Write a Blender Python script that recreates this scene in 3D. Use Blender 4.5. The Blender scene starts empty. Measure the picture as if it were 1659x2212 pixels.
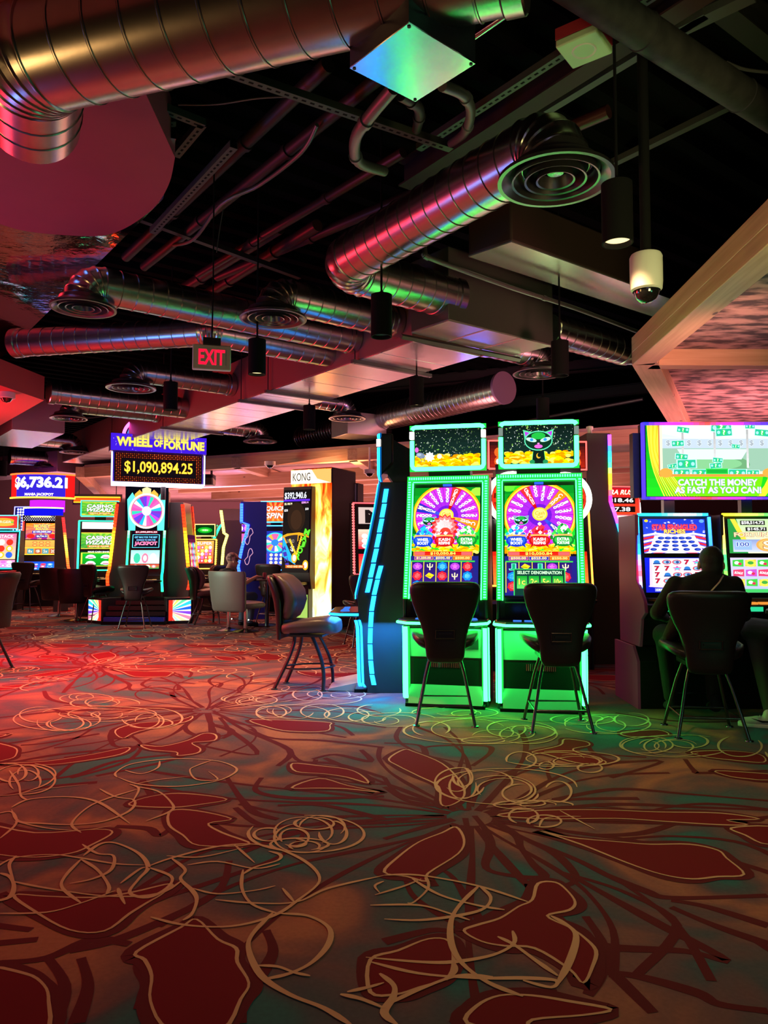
import bpy, math, random
from math import sin, cos, pi, radians as R, atan2, sqrt
from mathutils import Vector, Matrix
random.seed(7)
SC = bpy.context.scene
COL = SC.collection
V = Vector
# ---------------------------------------------------------------- camera, world, lights, exposure
FPX, PIT, CZ = 1640.0, R(3.0), 1.4
cam_d = bpy.data.cameras.new('camera')
cam_d.sensor_fit = 'VERTICAL'; cam_d.sensor_height = 36; cam_d.lens = FPX * 36 / 2212
cam_d.clip_start = 0.05; cam_d.clip_end = 200
cam = bpy.data.objects.new('camera', cam_d); COL.objects.link(cam)
cam.location = (0, 0, CZ); cam.rotation_euler = (R(90) + PIT, 0, 0)
SC.camera = cam
SC.view_settings.view_transform = 'Standard'; SC.view_settings.look = 'None'
SC.view_settings.exposure = 0.25; SC.view_settings.gamma = 1.0
try: SC.view_settings.use_curve_mapping = False
except Exception: pass
SC.cycles.max_bounces = 5; SC.cycles.diffuse_bounces = 2; SC.cycles.adaptive_threshold = .02; SC.cycles.glossy_bounces = 4
SC.cycles.sample_clamp_indirect = 6.0; SC.cycles.use_denoising = True
SC.cycles.caustics_reflective = False; SC.cycles.caustics_refractive = False
wd = bpy.data.worlds.new('world'); SC.world = wd; wd.use_nodes = True
wd.node_tree.nodes['Background'].inputs[0].default_value = (0.5, 0.35, 0.45, 1)
wd.node_tree.nodes['Background'].inputs[1].default_value = 0.012

def area(name, loc, target, size, sizey, col, power, spread=180):
    l = bpy.data.lights.new(name, 'AREA'); l.shape = 'RECTANGLE'; l.size = size; l.size_y = sizey
    l.color = col; l.energy = power; l.spread = R(spread)
    o = bpy.data.objects.new(name, l); COL.objects.link(o); o.location = loc
    o.rotation_euler = (V(target) - V(loc)).to_track_quat('-Z', 'Y').to_euler()
    return o
def spot(name, loc, target, col, power, ang=60, blend=.6, rad=.05):
    l = bpy.data.lights.new(name, 'SPOT'); l.color = col; l.energy = power; l.spot_size = R(ang); l.spot_blend = blend
    l.shadow_soft_size = rad
    o = bpy.data.objects.new(name, l); COL.objects.link(o); o.location = loc
    o.rotation_euler = (V(target) - V(loc)).to_track_quat('-Z', 'Y').to_euler()
    return o
# unseen coloured area lights: red sources inferred off-frame left, the rest added as fills
area('red_bank_light', (-8.5, 9.0, 1.6), (-4, 9.0, .6), 3.5, 1.4, (1, .03, .05), 170)
area('red_wash_light', (-5.2, 9.4, 3.3), (-4.2, 8.6, 0), 2.2, 2.2, (1, .06, .08), 300, 120)
area('far_pink_fill', (-1.0, 19.5, 2.3), (-1.0, 19.4, 3.4), 13, 6, (1, .36, .36), 420)  # added upward fill for the far canopy, no fixture there
area('far_hall_fill', (-5.0, 26.5, 2.2), (-5.0, 26.4, 3.4), 15, 5, (1, .38, .42), 420)  # added to lift the dark end of the hall
area('far_wall_fill', (-6.0, 27.0, 2.6), (-6.0, 31.0, 1.8), 16, .5, (1, .4, .5), 160)  # added fill on the back wall
area('red_soffit_light', (-7.3, 10.8, 2.0), (-6.4, 11.2, 3.6), .8, .8, (1, .07, .1), 34, 110)
area('far_floor_fill', (-5.0, 17.0, 3.0), (-5.0, 16.5, 0), 9, 4, (1, .3, .2), 300)  # added fill brightening the distant carpet
area('pink_upwash_fill', (5.6, 8.6, 1.5), (4.8, 10.5, 3.4), 2.0, 1.2, (1, .3, .36), 110, 120)  # added pink fill for the right canopy underside
area('beam_corner_fill', (3.3, 5.2, 2.3), (2.35, 7.1, 3.3), .6, .4, (1, .34, .3), 11, 80)  # added to tint the beam corner pink
area('yellow_green_fill', (1.9, 1.9, 2.1), (2.3, 4.2, 3.3), .8, .5, (.95, .85, .3), 12, 90)  # added to tint the near beam yellow-green
area('behind_warm_fill', (-4.8, 2.4, 1.5), (-1.5, 3.5, 3.9), 1.2, .8, (1, .55, .18), 26)  # added warm fill, no machine bank stands here
area('behind_green_fill', (3.4, 1.0, 1.3), (1.2, 3.6, 3.6), 1.0, .6, (.2, 1, .45), 8)  # added green fill beside the camera, without a machine
area('left_blue_fill', (-4.6, 5.6, 1.5), (-2.5, 8, 3.9), 1.2, .6, (.1, .3, 1), 26)  # added to put blue streaks on the ducts
area('behind_pale_fill', (0.5, -2.0, 2.0), (0.5, 5, 1.2), 3, 1.4, (.6, .5, 1), 6)  # added pale fill from behind the camera
area('floor_fill_left', (.52, 6.83, .74), (.52, 6.83, 0), .68, .12, (.02, 1, .12), 8)  # added green floor fill under the deck, boosting the rim light's spill
area('floor_fill_right', (1.37, 6.63, .74), (1.37, 6.63, 0), .68, .12, (.02, 1, .12), 8)  # same added floor fill for the right machine
area('floor_fill_side', (.0, 7.38, .7), (.0, 7.38, 0), .5, .15, (.03, .3, 1), 20)  # added blue floor fill beside the cyan machine
area('up_fill_orange', (-.85, 15.2, 3.0), (-.85, 15.2, 4), .9, .7, (1, .4, .15), 22)  # this and the next four: added upward fills for coloured patches on ducts
area('up_fill_blue', (1.35, 11.0, 2.9), (1.35, 11.0, 4), .4, .5, (.12, .15, 1), 9)
area('up_fill_pink', (1.0, 12.6, 2.9), (1.0, 12.6, 4), .9, .5, (1, .3, .3), 9)
area('up_fill_violet', (-4.4, 19.0, 2.9), (-4.4, 19.0, 4), 2.2, .6, (.6, .4, 1), 22)
area('up_fill_green', (2.1, 9.0, 2.7), (2.1, 9.0, 4), .4, .5, (.6, 1, .4), 8)
area('left_green_fill', (-7.2, 12.0, 1.4), (-2.6, 13.2, .8), 1.2, .8, (.5, 1, .7), 26, 80)  # added to turn the tub seat from red to grey-green
area('floor_fill_far_blue', (-.45, 8.0, .74), (-.45, 8.0, 0), .2, .6, (.04, .3, 1), 6)  # added blue floor fill before the cyan machine

# ---------------------------------------------------------------- helpers
SP, CP = sin(PIT), cos(PIT)
def ray(px, py):
    x = (px - 829.5) / FPX; y = (1106 - py) / FPX
    return V((x, CP - y * SP, SP + y * CP))
def P(px, py, Y):
    d = ray(px, py); return V((0, 0, CZ)) + d * (Y / d.y)
def Z(px, py, z):
    d = ray(px, py); return V((0, 0, CZ)) + d * ((z - CZ) / d.z)
def s2l(c): return c / 12.92 if c <= .04045 else ((c + .055) / 1.055) ** 2.4
def hx(h, k=1.0):
    h = h.lstrip('#'); return tuple(s2l(int(h[i:i+2], 16) / 255) * k for i in (0, 2, 4))
DA = V((-.607, .794, 0)); DB = V((.794, .607, 0))

class MB:
    def __init__(s): s.v = []; s.f = []; s.m = []; s.c = []
    def add(s, vs, fs, mat=0, col=(1, 1, 1), M=None):
        b = len(s.v)
        s.v += [tuple(M @ V(p)) if M else tuple(p) for p in vs]
        for f in fs: s.f.append([i + b for i in f]); s.m.append(mat); s.c.append(col)
        return s
    def obox(s, c, size, M=None, mat=0, col=(1, 1, 1)):
        x, y, z = size[0] / 2, size[1] / 2, size[2] / 2
        vs = [(c[0] + i * x, c[1] + j * y, c[2] + k * z) for k in (-1, 1) for j in (-1, 1) for i in (-1, 1)]
        return s.add(vs, [(0, 2, 3, 1), (4, 5, 7, 6), (0, 1, 5, 4), (2, 6, 7, 3), (0, 4, 6, 2), (1, 3, 7, 5)], mat, col, M)
    def box(s, lo, hi, mat=0, col=(1, 1, 1), M=None):
        return s.obox([(a + b) / 2 for a, b in zip(lo, hi)], [b - a for a, b in zip(lo, hi)], M, mat, col)
    def prism(s, yz, x0, x1, mat=0, col=(1, 1, 1), M=None):
        n = len(yz)
        vs = [(x0, y, z) for y, z in yz] + [(x1, y, z) for y, z in yz]
        fs = [tuple(range(n)), tuple(range(2 * n - 1, n - 1, -1))] + [(i, n + i, n + (i + 1) % n, (i + 1) % n) for i in range(n)]
        return s.add(vs, fs, mat, col, M)
    def slabpoly(s, xy, z0, z1, mat=0, col=(1, 1, 1), M=None):
        n = len(xy)
        vs = [(x, y, z0) for x, y in xy] + [(x, y, z1) for x, y in xy]
        fs = [tuple(range(n - 1, -1, -1)), tuple(range(n, 2 * n))] + [(i, (i + 1) % n, n + (i + 1) % n, n + i) for i in range(n)]
        return s.add(vs, fs, mat, col, M)
    def loft(s, rings, mat=0, col=(1, 1, 1), cap=True, M=None):
        n = len(rings[0]); vs = [p for r in rings for p in r]; fs = []
        for k in range(len(rings) - 1):
            for i in range(n):
                j = (i + 1) % n; fs.append((k * n + i, k * n + j, (k + 1) * n + j, (k + 1) * n + i))
        if cap: fs.append(tuple(range(n - 1, -1, -1))); fs.append(tuple(range((len(rings) - 1) * n, len(rings) * n)))
        return s.add(vs, fs, mat, col, M)
    def tube(s, path, r, n=12, mat=0, col=(1, 1, 1), cap=True, M=None, sq=1.0):
        path = [V(p) for p in path]; rs = r if isinstance(r, (list, tuple)) else [r] * len(path)
        rings = []; t0 = (path[1] - path[0]).normalized()
        u = t0.orthogonal().normalized() if abs(t0.z) > .95 else t0.cross(V((0, 0, 1))).normalized()
        for i, p in enumerate(path):
            if i == 0: t = t0
            elif i == len(path) - 1: t = (path[i] - path[i - 1]).normalized()
            else:
                t = (path[i + 1] - path[i]).normalized() + (path[i] - path[i - 1]).normalized()
                t = t.normalized() if t.length > 1e-6 else t0
            u = (u - t * u.dot(t)).normalized(); w = t.cross(u)
            rings.append([p + (u * cos(2 * pi * k / n) + w * sin(2 * pi * k / n) * sq) * rs[i] for k in range(n)])
        return s.loft(rings, mat, col, cap, M)
    def lathe(s, prof, n=32, mat=0, col=(1, 1, 1), M=None, cap=False):
        rings = [[(r * cos(2 * pi * k / n), r * sin(2 * pi * k / n), z) for k in range(n)] for r, z in prof]
        return s.loft(rings, mat, col, cap, M)
    def ell(s, c, r, n=16, m=10, mat=0, col=(1, 1, 1), M=None):
        rings = []
        for j in range(m + 1):
            a = -pi / 2 + pi * j / m; rr = max(cos(a), .02)
            rings.append([(c[0] + r[0] * rr * cos(2 * pi * k / n), c[1] + r[1] * rr * sin(2 * pi * k / n), c[2] + r[2] * sin(a)) for k in range(n)])
        return s.loft(rings, mat, col, True, M)
    def build(s, name, mats, parent=None, bevel=0, sharp=35, sub=0, label=None):
        if not isinstance(mats, (list, tuple)): mats = [mats]
        vs = s.v; off = V((0, 0, 0))
        if parent is None and vs:
            xs, ys, zs = zip(*vs)
            off = V(((min(xs) + max(xs)) / 2, (min(ys) + max(ys)) / 2, min(zs)))
            vs = [(x - off.x, y - off.y, z - off.z) for x, y, z in vs]
        me = bpy.data.meshes.new(name); me.from_pydata(vs, [], s.f)
        for m in mats: me.materials.append(m)
        me.polygons.foreach_set('material_index', s.m)
        me.polygons.foreach_set('use_smooth', [True] * len(s.f))
        if any(getattr(m, 'name', '').startswith('glow') or m.name.startswith('paint') for m in mats):
            at = me.color_attributes.new('Col', 'FLOAT_COLOR', 'CORNER'); d = []
            for f, c in zip(s.f, s.c):
                if isinstance(c, list):
                    for q in c: d += [q[0], q[1], q[2], 1.0]
                else: d += [c[0], c[1], c[2], 1.0] * len(f)
            at.data.foreach_set('color', d)
        me.update()
        me.set_sharp_from_angle(angle=R(sharp))
        o = bpy.data.objects.new(name, me); COL.objects.link(o)
        if parent: o.parent = parent
        else: o.location = off
        if bevel:
            b = o.modifiers.new('bevel', 'BEVEL'); b.width = bevel; b.segments = 2; b.limit_method = 'ANGLE'; b.angle_limit = R(40)
        if sub:
            b = o.modifiers.new('subd', 'SUBSURF'); b.levels = sub; b.render_levels = sub
        if label: o['label'] = label
        return o
def thing(name, label, cat, loc=(0, 0, 0), rz=0, group=None):
    o = bpy.data.objects.new(name, None); COL.objects.link(o); o.empty_display_size = .1
    o.location = loc; o.rotation_euler = (0, 0, R(rz)); o['label'] = label; o['category'] = cat
    if group: o['group'] = group
    return o
def tag(o, label, cat, group=None):
    o['label'] = label; o['category'] = cat
    if group: o['group'] = group
    return o
def struct(o): o['kind'] = 'structure'; return o
def copy_tree(o, parent=None):
    c = o.copy(); COL.objects.link(c)
    if parent: c.parent = parent
    for ch in o.children: copy_tree(ch, c)
    return c
def place(src, loc, rz, label, group=None, s=1.0):
    c = copy_tree(src); c.location = loc; c.rotation_euler = (0, 0, R(rz)); c['label'] = label; c.scale = (s, s, s)
    if group: c['group'] = group
    return c
def sring(cx, cy, cz, hx_, hy, n=20, p=3.5, ax='z', rot=0):
    out = []
    for k in range(n):
        a = 2 * pi * k / n; c, s_ = cos(a), sin(a)
        x = hx_ * (abs(c) ** (2 / p)) * (1 if c >= 0 else -1); y = hy * (abs(s_) ** (2 / p)) * (1 if s_ >= 0 else -1)
        if ax == 'z': out.append((cx + x, cy + y, cz))
        elif ax == 'y': out.append((cx + x, cy, cz + y))
        else: out.append((cx, cy + x, cz + y))
    return out
def smooth(pts, n=6, closed=False):
    pts = [V(p) for p in pts]; m = len(pts); out = []
    rng = range(m) if closed else range(m - 1)
    for i in rng:
        g = (lambda k: pts[k % m]) if closed else (lambda k: pts[min(max(k, 0), m - 1)])
        p0, p1, p2, p3 = g(i - 1), g(i), g(i + 1), g(i + 2)
        for j in range(n):
            t = j / n
            out.append(.5 * ((2 * p1) + (p2 - p0) * t + (2 * p0 - 5 * p1 + 4 * p2 - p3) * t * t + (3 * p1 - p0 - 3 * p2 + p3) * t ** 3))
    if not closed: out.append(pts[-1].copy())
    return out

# ---------------------------------------------------------------- materials
def mat(name, col, rough=.5, metal=0, bump=None, spec=.5, coat=0, noise=None, aniso=0):
    m = bpy.data.materials.new(name); m.use_nodes = True; nt = m.node_tree; b = nt.nodes['Principled BSDF']
    b.inputs['Base Color'].default_value = (*col, 1); b.inputs['Roughness'].default_value = rough
    b.inputs['Metallic'].default_value = metal; b.inputs['Specular IOR Level'].default_value = spec
    if coat: b.inputs['Coat Weight'].default_value = coat; b.inputs['Coat Roughness'].default_value = .08
    if aniso: b.inputs['Anisotropic'].default_value = aniso
    tc = nt.nodes.new('ShaderNodeTexCoord')
    if noise:   # (scale, second colour, contrast)
        n = nt.nodes.new('ShaderNodeTexNoise'); n.inputs['Scale'].default_value = noise[0]; n.inputs['Detail'].default_value = 6
        rp = nt.nodes.new('ShaderNodeValToRGB'); rp.color_ramp.elements[0].position = .5 - noise[2]; rp.color_ramp.elements[1].position = .5 + noise[2]
        rp.color_ramp.elements[0].color = (*col, 1); rp.color_ramp.elements[1].color = (*noise[1], 1)
        mp = nt.nodes.new('ShaderNodeMapping')
        if len(noise) > 3: mp.inputs['Scale'].default_value = noise[3]
        nt.links.new(tc.outputs['Object'], mp.inputs[0]); nt.links.new(mp.outputs[0], n.inputs[0])
        nt.links.new(n.outputs[0], rp.inputs[0]); nt.links.new(rp.outputs[0], b.inputs['Base Color'])
    if bump:
        n = nt.nodes.new('ShaderNodeTexNoise'); n.inputs['Scale'].default_value = bump[0]; n.inputs['Detail'].default_value = 4
        bp = nt.nodes.new('ShaderNodeBump'); bp.inputs['Strength'].default_value = bump[1]; bp.inputs['Distance'].default_value = bump[2] if len(bump) > 2 else .01
        nt.links.new(tc.outputs['Object'], n.inputs[0]); nt.links.new(n.outputs[0], bp.inputs['Height']); nt.links.new(bp.outputs[0], b.inputs['Normal'])
    return m
def glow(name, k, sample=True):
    m = bpy.data.materials.new(name); m.use_nodes = True; nt = m.node_tree; nt.nodes.clear()
    a = nt.nodes.new('ShaderNodeVertexColor'); a.layer_name = 'Col'
    e = nt.nodes.new('ShaderNodeEmission'); e.inputs[1].default_value = k; o = nt.nodes.new('ShaderNodeOutputMaterial')
    nt.links.new(a.outputs[0], e.inputs[0]); nt.links.new(e.outputs[0], o.inputs[0])
    try:
        if not sample: m.cycles.emission_sampling = 'NONE'
    except Exception: pass
    return m
def painted(name, rough=.6):
    m = bpy.data.materials.new(name); m.use_nodes = True; nt = m.node_tree; b = nt.nodes['Principled BSDF']
    a = nt.nodes.new('ShaderNodeVertexColor'); a.layer_name = 'Col'; b.inputs['Roughness'].default_value = rough
    n = nt.nodes.new('ShaderNodeTexNoise'); n.inputs['Scale'].default_value = 60
    mx = nt.nodes.new('ShaderNodeMixRGB'); mx.blend_type = 'MULTIPLY'; mx.inputs[0].default_value = .25
    nt.links.new(a.outputs[0], mx.inputs[1]); nt.links.new(n.outputs[0], mx.inputs[2]); nt.links.new(mx.outputs[0], b.inputs['Base Color'])
    return m
M_black = mat('black_gloss_plastic', (.012, .012, .015), .28)
M_dark = mat('dark_powder_coat', (.02, .018, .022), .5, noise=(30, (.028, .025, .03), .2))
M_matte = mat('black_paint', (.006, .006, .007), .85, spec=.15)
M_vinyl = mat('black_vinyl', (.008, .007, .008), .4, bump=(90, .25, .004))
M_vinylb = mat('brown_vinyl', (.1, .06, .06), .4, bump=(90, .25, .004))
M_vgrey = mat('grey_vinyl', (.16, .15, .14), .45, bump=(90, .25, .004))
M_vredlit = mat('red_lit_vinyl', (.5, .02, .03), .4, bump=(90, .25, .004))  # red light on the stool put into the vinyl colour
M_steel = mat('dark_steel_tube', (.12, .12, .13), .25, 1)
M_blacktube = mat('black_steel_tube', (.015, .013, .014), .35)
M_chrome = mat('chrome', (.75, .75, .78), .12, 1)
M_galv = mat('galvanised_steel', (.42, .4, .4), .27, 1, bump=(10, .05, .01), noise=(9, (.5, .48, .47), .3))
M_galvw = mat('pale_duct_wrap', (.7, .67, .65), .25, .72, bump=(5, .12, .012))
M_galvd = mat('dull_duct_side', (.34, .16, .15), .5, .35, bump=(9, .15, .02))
M_tinm = mat('dull_round_duct', (.02, .02, .022), .62, .2, bump=(12, .2, .02), noise=(11, (.045, .044, .046), .2))
M_dif = mat('diffuser_metal', (.16, .15, .16), .3, .9)
M_pipe = mat('dark_pipe', (.03, .02, .024), .5, .3)
M_pipel = mat('grey_conduit', (.16, .155, .155), .42, .6)
M_white = mat('white_plastic', (.8, .78, .76), .4)
M_dome = mat('smoked_dome', (.01, .01, .012), .06, coat=1)
M_plate = mat('steel_cover_plate', (.75, .76, .8), .2, 1, bump=(7, .1, .01))
M_maroon = mat('maroon_painted_panel', (.3, .035, .07), .6, noise=(3, (.33, .04, .075), .2))
M_glossy = mat('black_mirror_soffit', (.7, .72, .78), .07, 1, bump=(5, .16, .03))
M_purple = mat('pink_lit_purple', (.45, .04, .26), .45)  # pink light mixed into the panel's own purple
G_led = glow('glow_led', 4.0)
G_ledg = glow('glow_led_bright', 14.0)
G_scr = glow('glow_screen', 1.25)
G_txt = glow('glow_lettering', 1.35, False)
G_dim = glow('glow_soft_panel', .8)
P_col = painted('paint_colour')
ART = [G_scr, G_txt]

def wood(name, c1, c2, c3):
    m = bpy.data.materials.new(name); m.use_nodes = True; nt = m.node_tree; b = nt.nodes['Principled BSDF']; b.inputs['Roughness'].default_value = .55
    tc = nt.nodes.new('ShaderNodeTexCoord'); mp = nt.nodes.new('ShaderNodeMapping'); mp.inputs['Scale'].default_value = (.35, 7, 7)
    n = nt.nodes.new('ShaderNodeTexNoise'); n.inputs['Scale'].default_value = 3.2; n.inputs['Detail'].default_value = 8; n.inputs['Distortion'].default_value = .6
    r = nt.nodes.new('ShaderNodeValToRGB'); e = r.color_ramp.elements; e[0].position = .32; e[0].color = (*c1, 1); e[1].position = .68; e[1].color = (*c2, 1)
    v = nt.nodes.new('ShaderNodeTexVoronoi'); v.inputs['Scale'].default_value = 2.6; mp2 = nt.nodes.new('ShaderNodeMapping'); mp2.inputs['Scale'].default_value = (.7, 1.6, 1.6)
    r2 = nt.nodes.new('ShaderNodeValToRGB'); e2 = r2.color_ramp.elements; e2[0].position = .06; e2[0].color = (1, 1, 1, 1); e2[1].position = .1; e2[1].color = (0, 0, 0, 1)
    mx = nt.nodes.new('ShaderNodeMixRGB'); mx.inputs[2].default_value = (*c3, 1)
    L = nt.links.new
    L(tc.outputs['Object'], mp.inputs[0]); L(mp.outputs[0], n.inputs[0]); L(n.outputs[0], r.inputs[0])
    L(tc.outputs['Object'], mp2.inputs[0]); L(mp2.outputs[0], v.inputs[0]); L(v.outputs['Distance'], r2.inputs[0])
    L(r2.outputs[0], mx.inputs[0]); L(r.outputs[0], mx.inputs[1]); L(mx.outputs[0], b.inputs['Base Color'])
    return m
M_wood = wood('pale_pine_timber', (.5, .3, .17), (.64, .42, .26), (.12, .06, .04))
M_camo = mat('mottled_ceiling_paper', (.07, .055, .055), .8, noise=(3.6, (.5, .33, .28), .09, (1, 2.3, 1)))

# ---------------------------------------------------------------- lettering and screen art
_tc = {}; _sz = {}
def glyphs(txt, bold=.02):
    k = (txt, bold)
    if k not in _tc:
        cu = bpy.data.curves.new('t', 'FONT'); cu.body = txt; cu.offset = bold; cu.resolution_u = 3; cu.fill_mode = 'FRONT'
        o = bpy.data.objects.new('t', cu); me = bpy.data.meshes.new_from_object(o)
        vs = [(v.co.x, v.co.y) for v in me.vertices]; fs = [tuple(p.vertices) for p in me.polygons]
        bpy.data.objects.remove(o); bpy.data.curves.remove(cu); bpy.data.meshes.remove(me)
        if vs:
            x0 = min(v[0] for v in vs); x1 = max(v[0] for v in vs); y0 = min(v[1] for v in vs); y1 = max(v[1] for v in vs)
            vs = [((x - (x0 + x1) / 2) / max(x1 - x0, 1e-6), (y - (y0 + y1) / 2) / max(y1 - y0, 1e-6)) for x, y in vs]
        _tc[k] = (vs, fs); _sz[k] = (x1 - x0, y1 - y0) if vs else (1, 1)
    return _tc[k]
def clip(poly, x0, y0, x1, y1):
    def cut(pl, ins, isec):
        out = []
        for i in range(len(pl)):
            a, b = pl[i - 1], pl[i]
            if ins(b):
                if not ins(a): out.append(isec(a, b))
                out.append(b)
            elif ins(a): out.append(isec(a, b))
        return out
    def ix(x): return lambda a, b: (x, a[1] + (b[1] - a[1]) * (x - a[0]) / (b[0] - a[0]))
    def iy(y): return lambda a, b: (a[0] + (b[0] - a[0]) * (y - a[1]) / (b[1] - a[1]), y)
    for ins, s in ((lambda p: p[0] >= x0 - 1e-9, ix(x0)), (lambda p: p[0] <= x1 + 1e-9, ix(x1)), (lambda p: p[1] >= y0 - 1e-9, iy(y0)), (lambda p: p[1] <= y1 + 1e-9, iy(y1))):
        if not poly: return []
        poly = cut(poly, ins, s)
    return poly
class Art:
    """pictures on a lit panel: design units u (right) and v (down), mapped onto a w x h metre panel"""
    def __init__(s, w, h, u0=0, v0=0, u1=100, v1=100, bg='#101018'):
        s.w, s.h, s.b = w, h, (u0, v0, u1, v1); s.mb = MB(); s.d = 0.001; s.step = .00015
        s.rect(u0, v0, u1, v1, bg)
    def map(s, u, v):
        u0, v0, u1, v1 = s.b
        return ((u - u0) / (u1 - u0) - .5) * s.w, (1 - (v - v0) / (v1 - v0)) * s.h
    def poly(s, pts, col, k=1, keep=False, m=0):
        pts = clip([tuple(p) for p in pts], s.b[0], s.b[1], s.b[2], s.b[3])
        if len(pts) < 3: return
        if not keep: s.d += s.step
        c = hx(col, k) if isinstance(col, str) else col
        q = [s.map(*p) for p in pts]
        s.mb.add([(x, s.d, z) for x, z in q], [tuple(range(len(q)))], m, c)
    def rect(s, a, b, c, d, col, col2=None, k=1, m=0):
        if col2:
            n = 8; c1, c2 = hx(col, k), hx(col2, k)
            for i in range(n):
                t = i / (n - 1); s.poly([(a, b + (d - b) * i / n), (c, b + (d - b) * i / n), (c, b + (d - b) * (i + 1) / n), (a, b + (d - b) * (i + 1) / n)], tuple(c1[j] * (1 - t) + c2[j] * t for j in range(3)), keep=i > 0, m=m)
        else: s.poly([(a, b), (c, b), (c, d), (a, d)], col, k, m=m)
    def ell(s, cx, cy, rx, ry, col, n=20, keep=False, k=1, rot=0, m=0):
        cr, sr = cos(rot), sin(rot)
        s.poly([(cx + rx * cos(2 * pi * i / n) * cr - ry * sin(2 * pi * i / n) * sr, cy + rx * cos(2 * pi * i / n) * sr + ry * sin(2 * pi * i / n) * cr) for i in range(n)], col, k, keep, m)
    def wedge(s, cx, cy, r0, r1, a0, a1, col, asp=1.0, keep=True, k=1, m=0):
        n = 4; pts = [(cx + r1 * sin(a0 + (a1 - a0) * i / n), cy - r1 * asp * cos(a0 + (a1 - a0) * i / n)) for i in range(n + 1)]
        pts += [(cx + r0 * sin(a1 + (a0 - a1) * i / n), cy - r0 * asp * cos(a1 + (a0 - a1) * i / n)) for i in range(n + 1)]
        s.poly(pts, col, k, keep, m)
    def line(s, pts, w, col, k=1, sm=0, m=1):
        if sm: pts = [tuple(p)[:2] for p in smooth([(p[0], p[1], 0) for p in pts], sm)]
        s.d += s.step
        for a, b in zip(pts, pts[1:]):
            dx, dy = b[0] - a[0], b[1] - a[1]; L = sqrt(dx * dx + dy * dy) or 1; nx, ny = -dy / L * w / 2, dx / L * w / 2
            ex, ey = dx / L * w * .3, dy / L * w * .3
            s.poly([(a[0] + nx - ex, a[1] + ny - ey), (b[0] + nx + ex, b[1] + ny + ey), (b[0] - nx + ex, b[1] - ny + ey), (a[0] - nx - ex, a[1] - ny - ey)], col, k, True, m)
    def frame(s, a, b, c, d, w, col, k=1):
        s.line([(a, b), (c, b), (c, d), (a, d), (a, b)], w, col, k)
    def text(s, txt, cx, cy, w, h, col, out=None, ow=.05, bold=.03, shear=0, rot=0, k=1):
        bold *= .6; ow *= .7
        for c, bo, m_ in ((out, bold + ow, 1), (col, bold, 1)):
            if not c: continue
            vs, fs = glyphs(txt, bo); s.d += s.step * 1.5; q = []
            glyphs(txt, bold); sa, sb_ = _sz[(txt, bold)], _sz[(txt, bo)]; gx, gy = sb_[0] / sa[0], sb_[1] / sa[1]
            for x, y in vs:
                xx, yy = x * w * gx + shear * y * h * gy, -y * h * gy
                x2 = xx * cos(rot) - yy * sin(rot); y2 = xx * sin(rot) + yy * cos(rot)
                X, Zz = s.map(cx + x2, cy + y2); q.append((X, s.d, Zz))
            s.mb.add(q, fs, 1, hx(c, k) if isinstance(c, str) else c)
    def star(s, cx, cy, r, col, n=5, r2=.45, keep=True, k=1):
        s.poly([(cx + (r if i % 2 == 0 else r * r2) * sin(pi * i / n), cy - (r if i % 2 == 0 else r * r2) * cos(pi * i / n)) for i in range(2 * n)], col, k, keep, 1)
    def coins(s, a, b, c, d, n, r, cols=('#ffd800', '#ffb400', '#fff060', '#e09000')):
        for i in range(n):
            u = random.uniform(a, c); v = b + (d - b) * (i / n)
            s.ell(u, v, r * random.uniform(.8, 1.2), r * .55, random.choice(cols), 9)
    def put(s, name, parent, p0, p1, off=.01, x=0, mats=None, label=None):
        p0 = V((0, p0[1], p0[0])); p1 = V((0, p1[1], p1[0])); up = (p1 - p0).normalized(); n = V((1, 0, 0)).cross(up)
        mb = MB(); mb.f = s.mb.f; mb.m = s.mb.m; mb.c = s.mb.c
        mb.v = [tuple(V((x + a, 0, 0)) + p0 + up * c + n * (b + off)) for a, b, c in s.mb.v]
        lo = p0 + n * (off - .012); hi = p0 + up * s.h
        # the glass slab behind the picture gives the panel its thickness
        w = s.w / 2 + .004; q = [p0 + n * (off - .02), p0 + n * off, hi + n * off, hi + n * (off - .02)]
        mb.prism([(k_.y, k_.z) for k_ in q], x - w, x + w, 0, (.002, .002, .003))
        return mb.build(name, mats or ART, parent, label=label)

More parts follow.
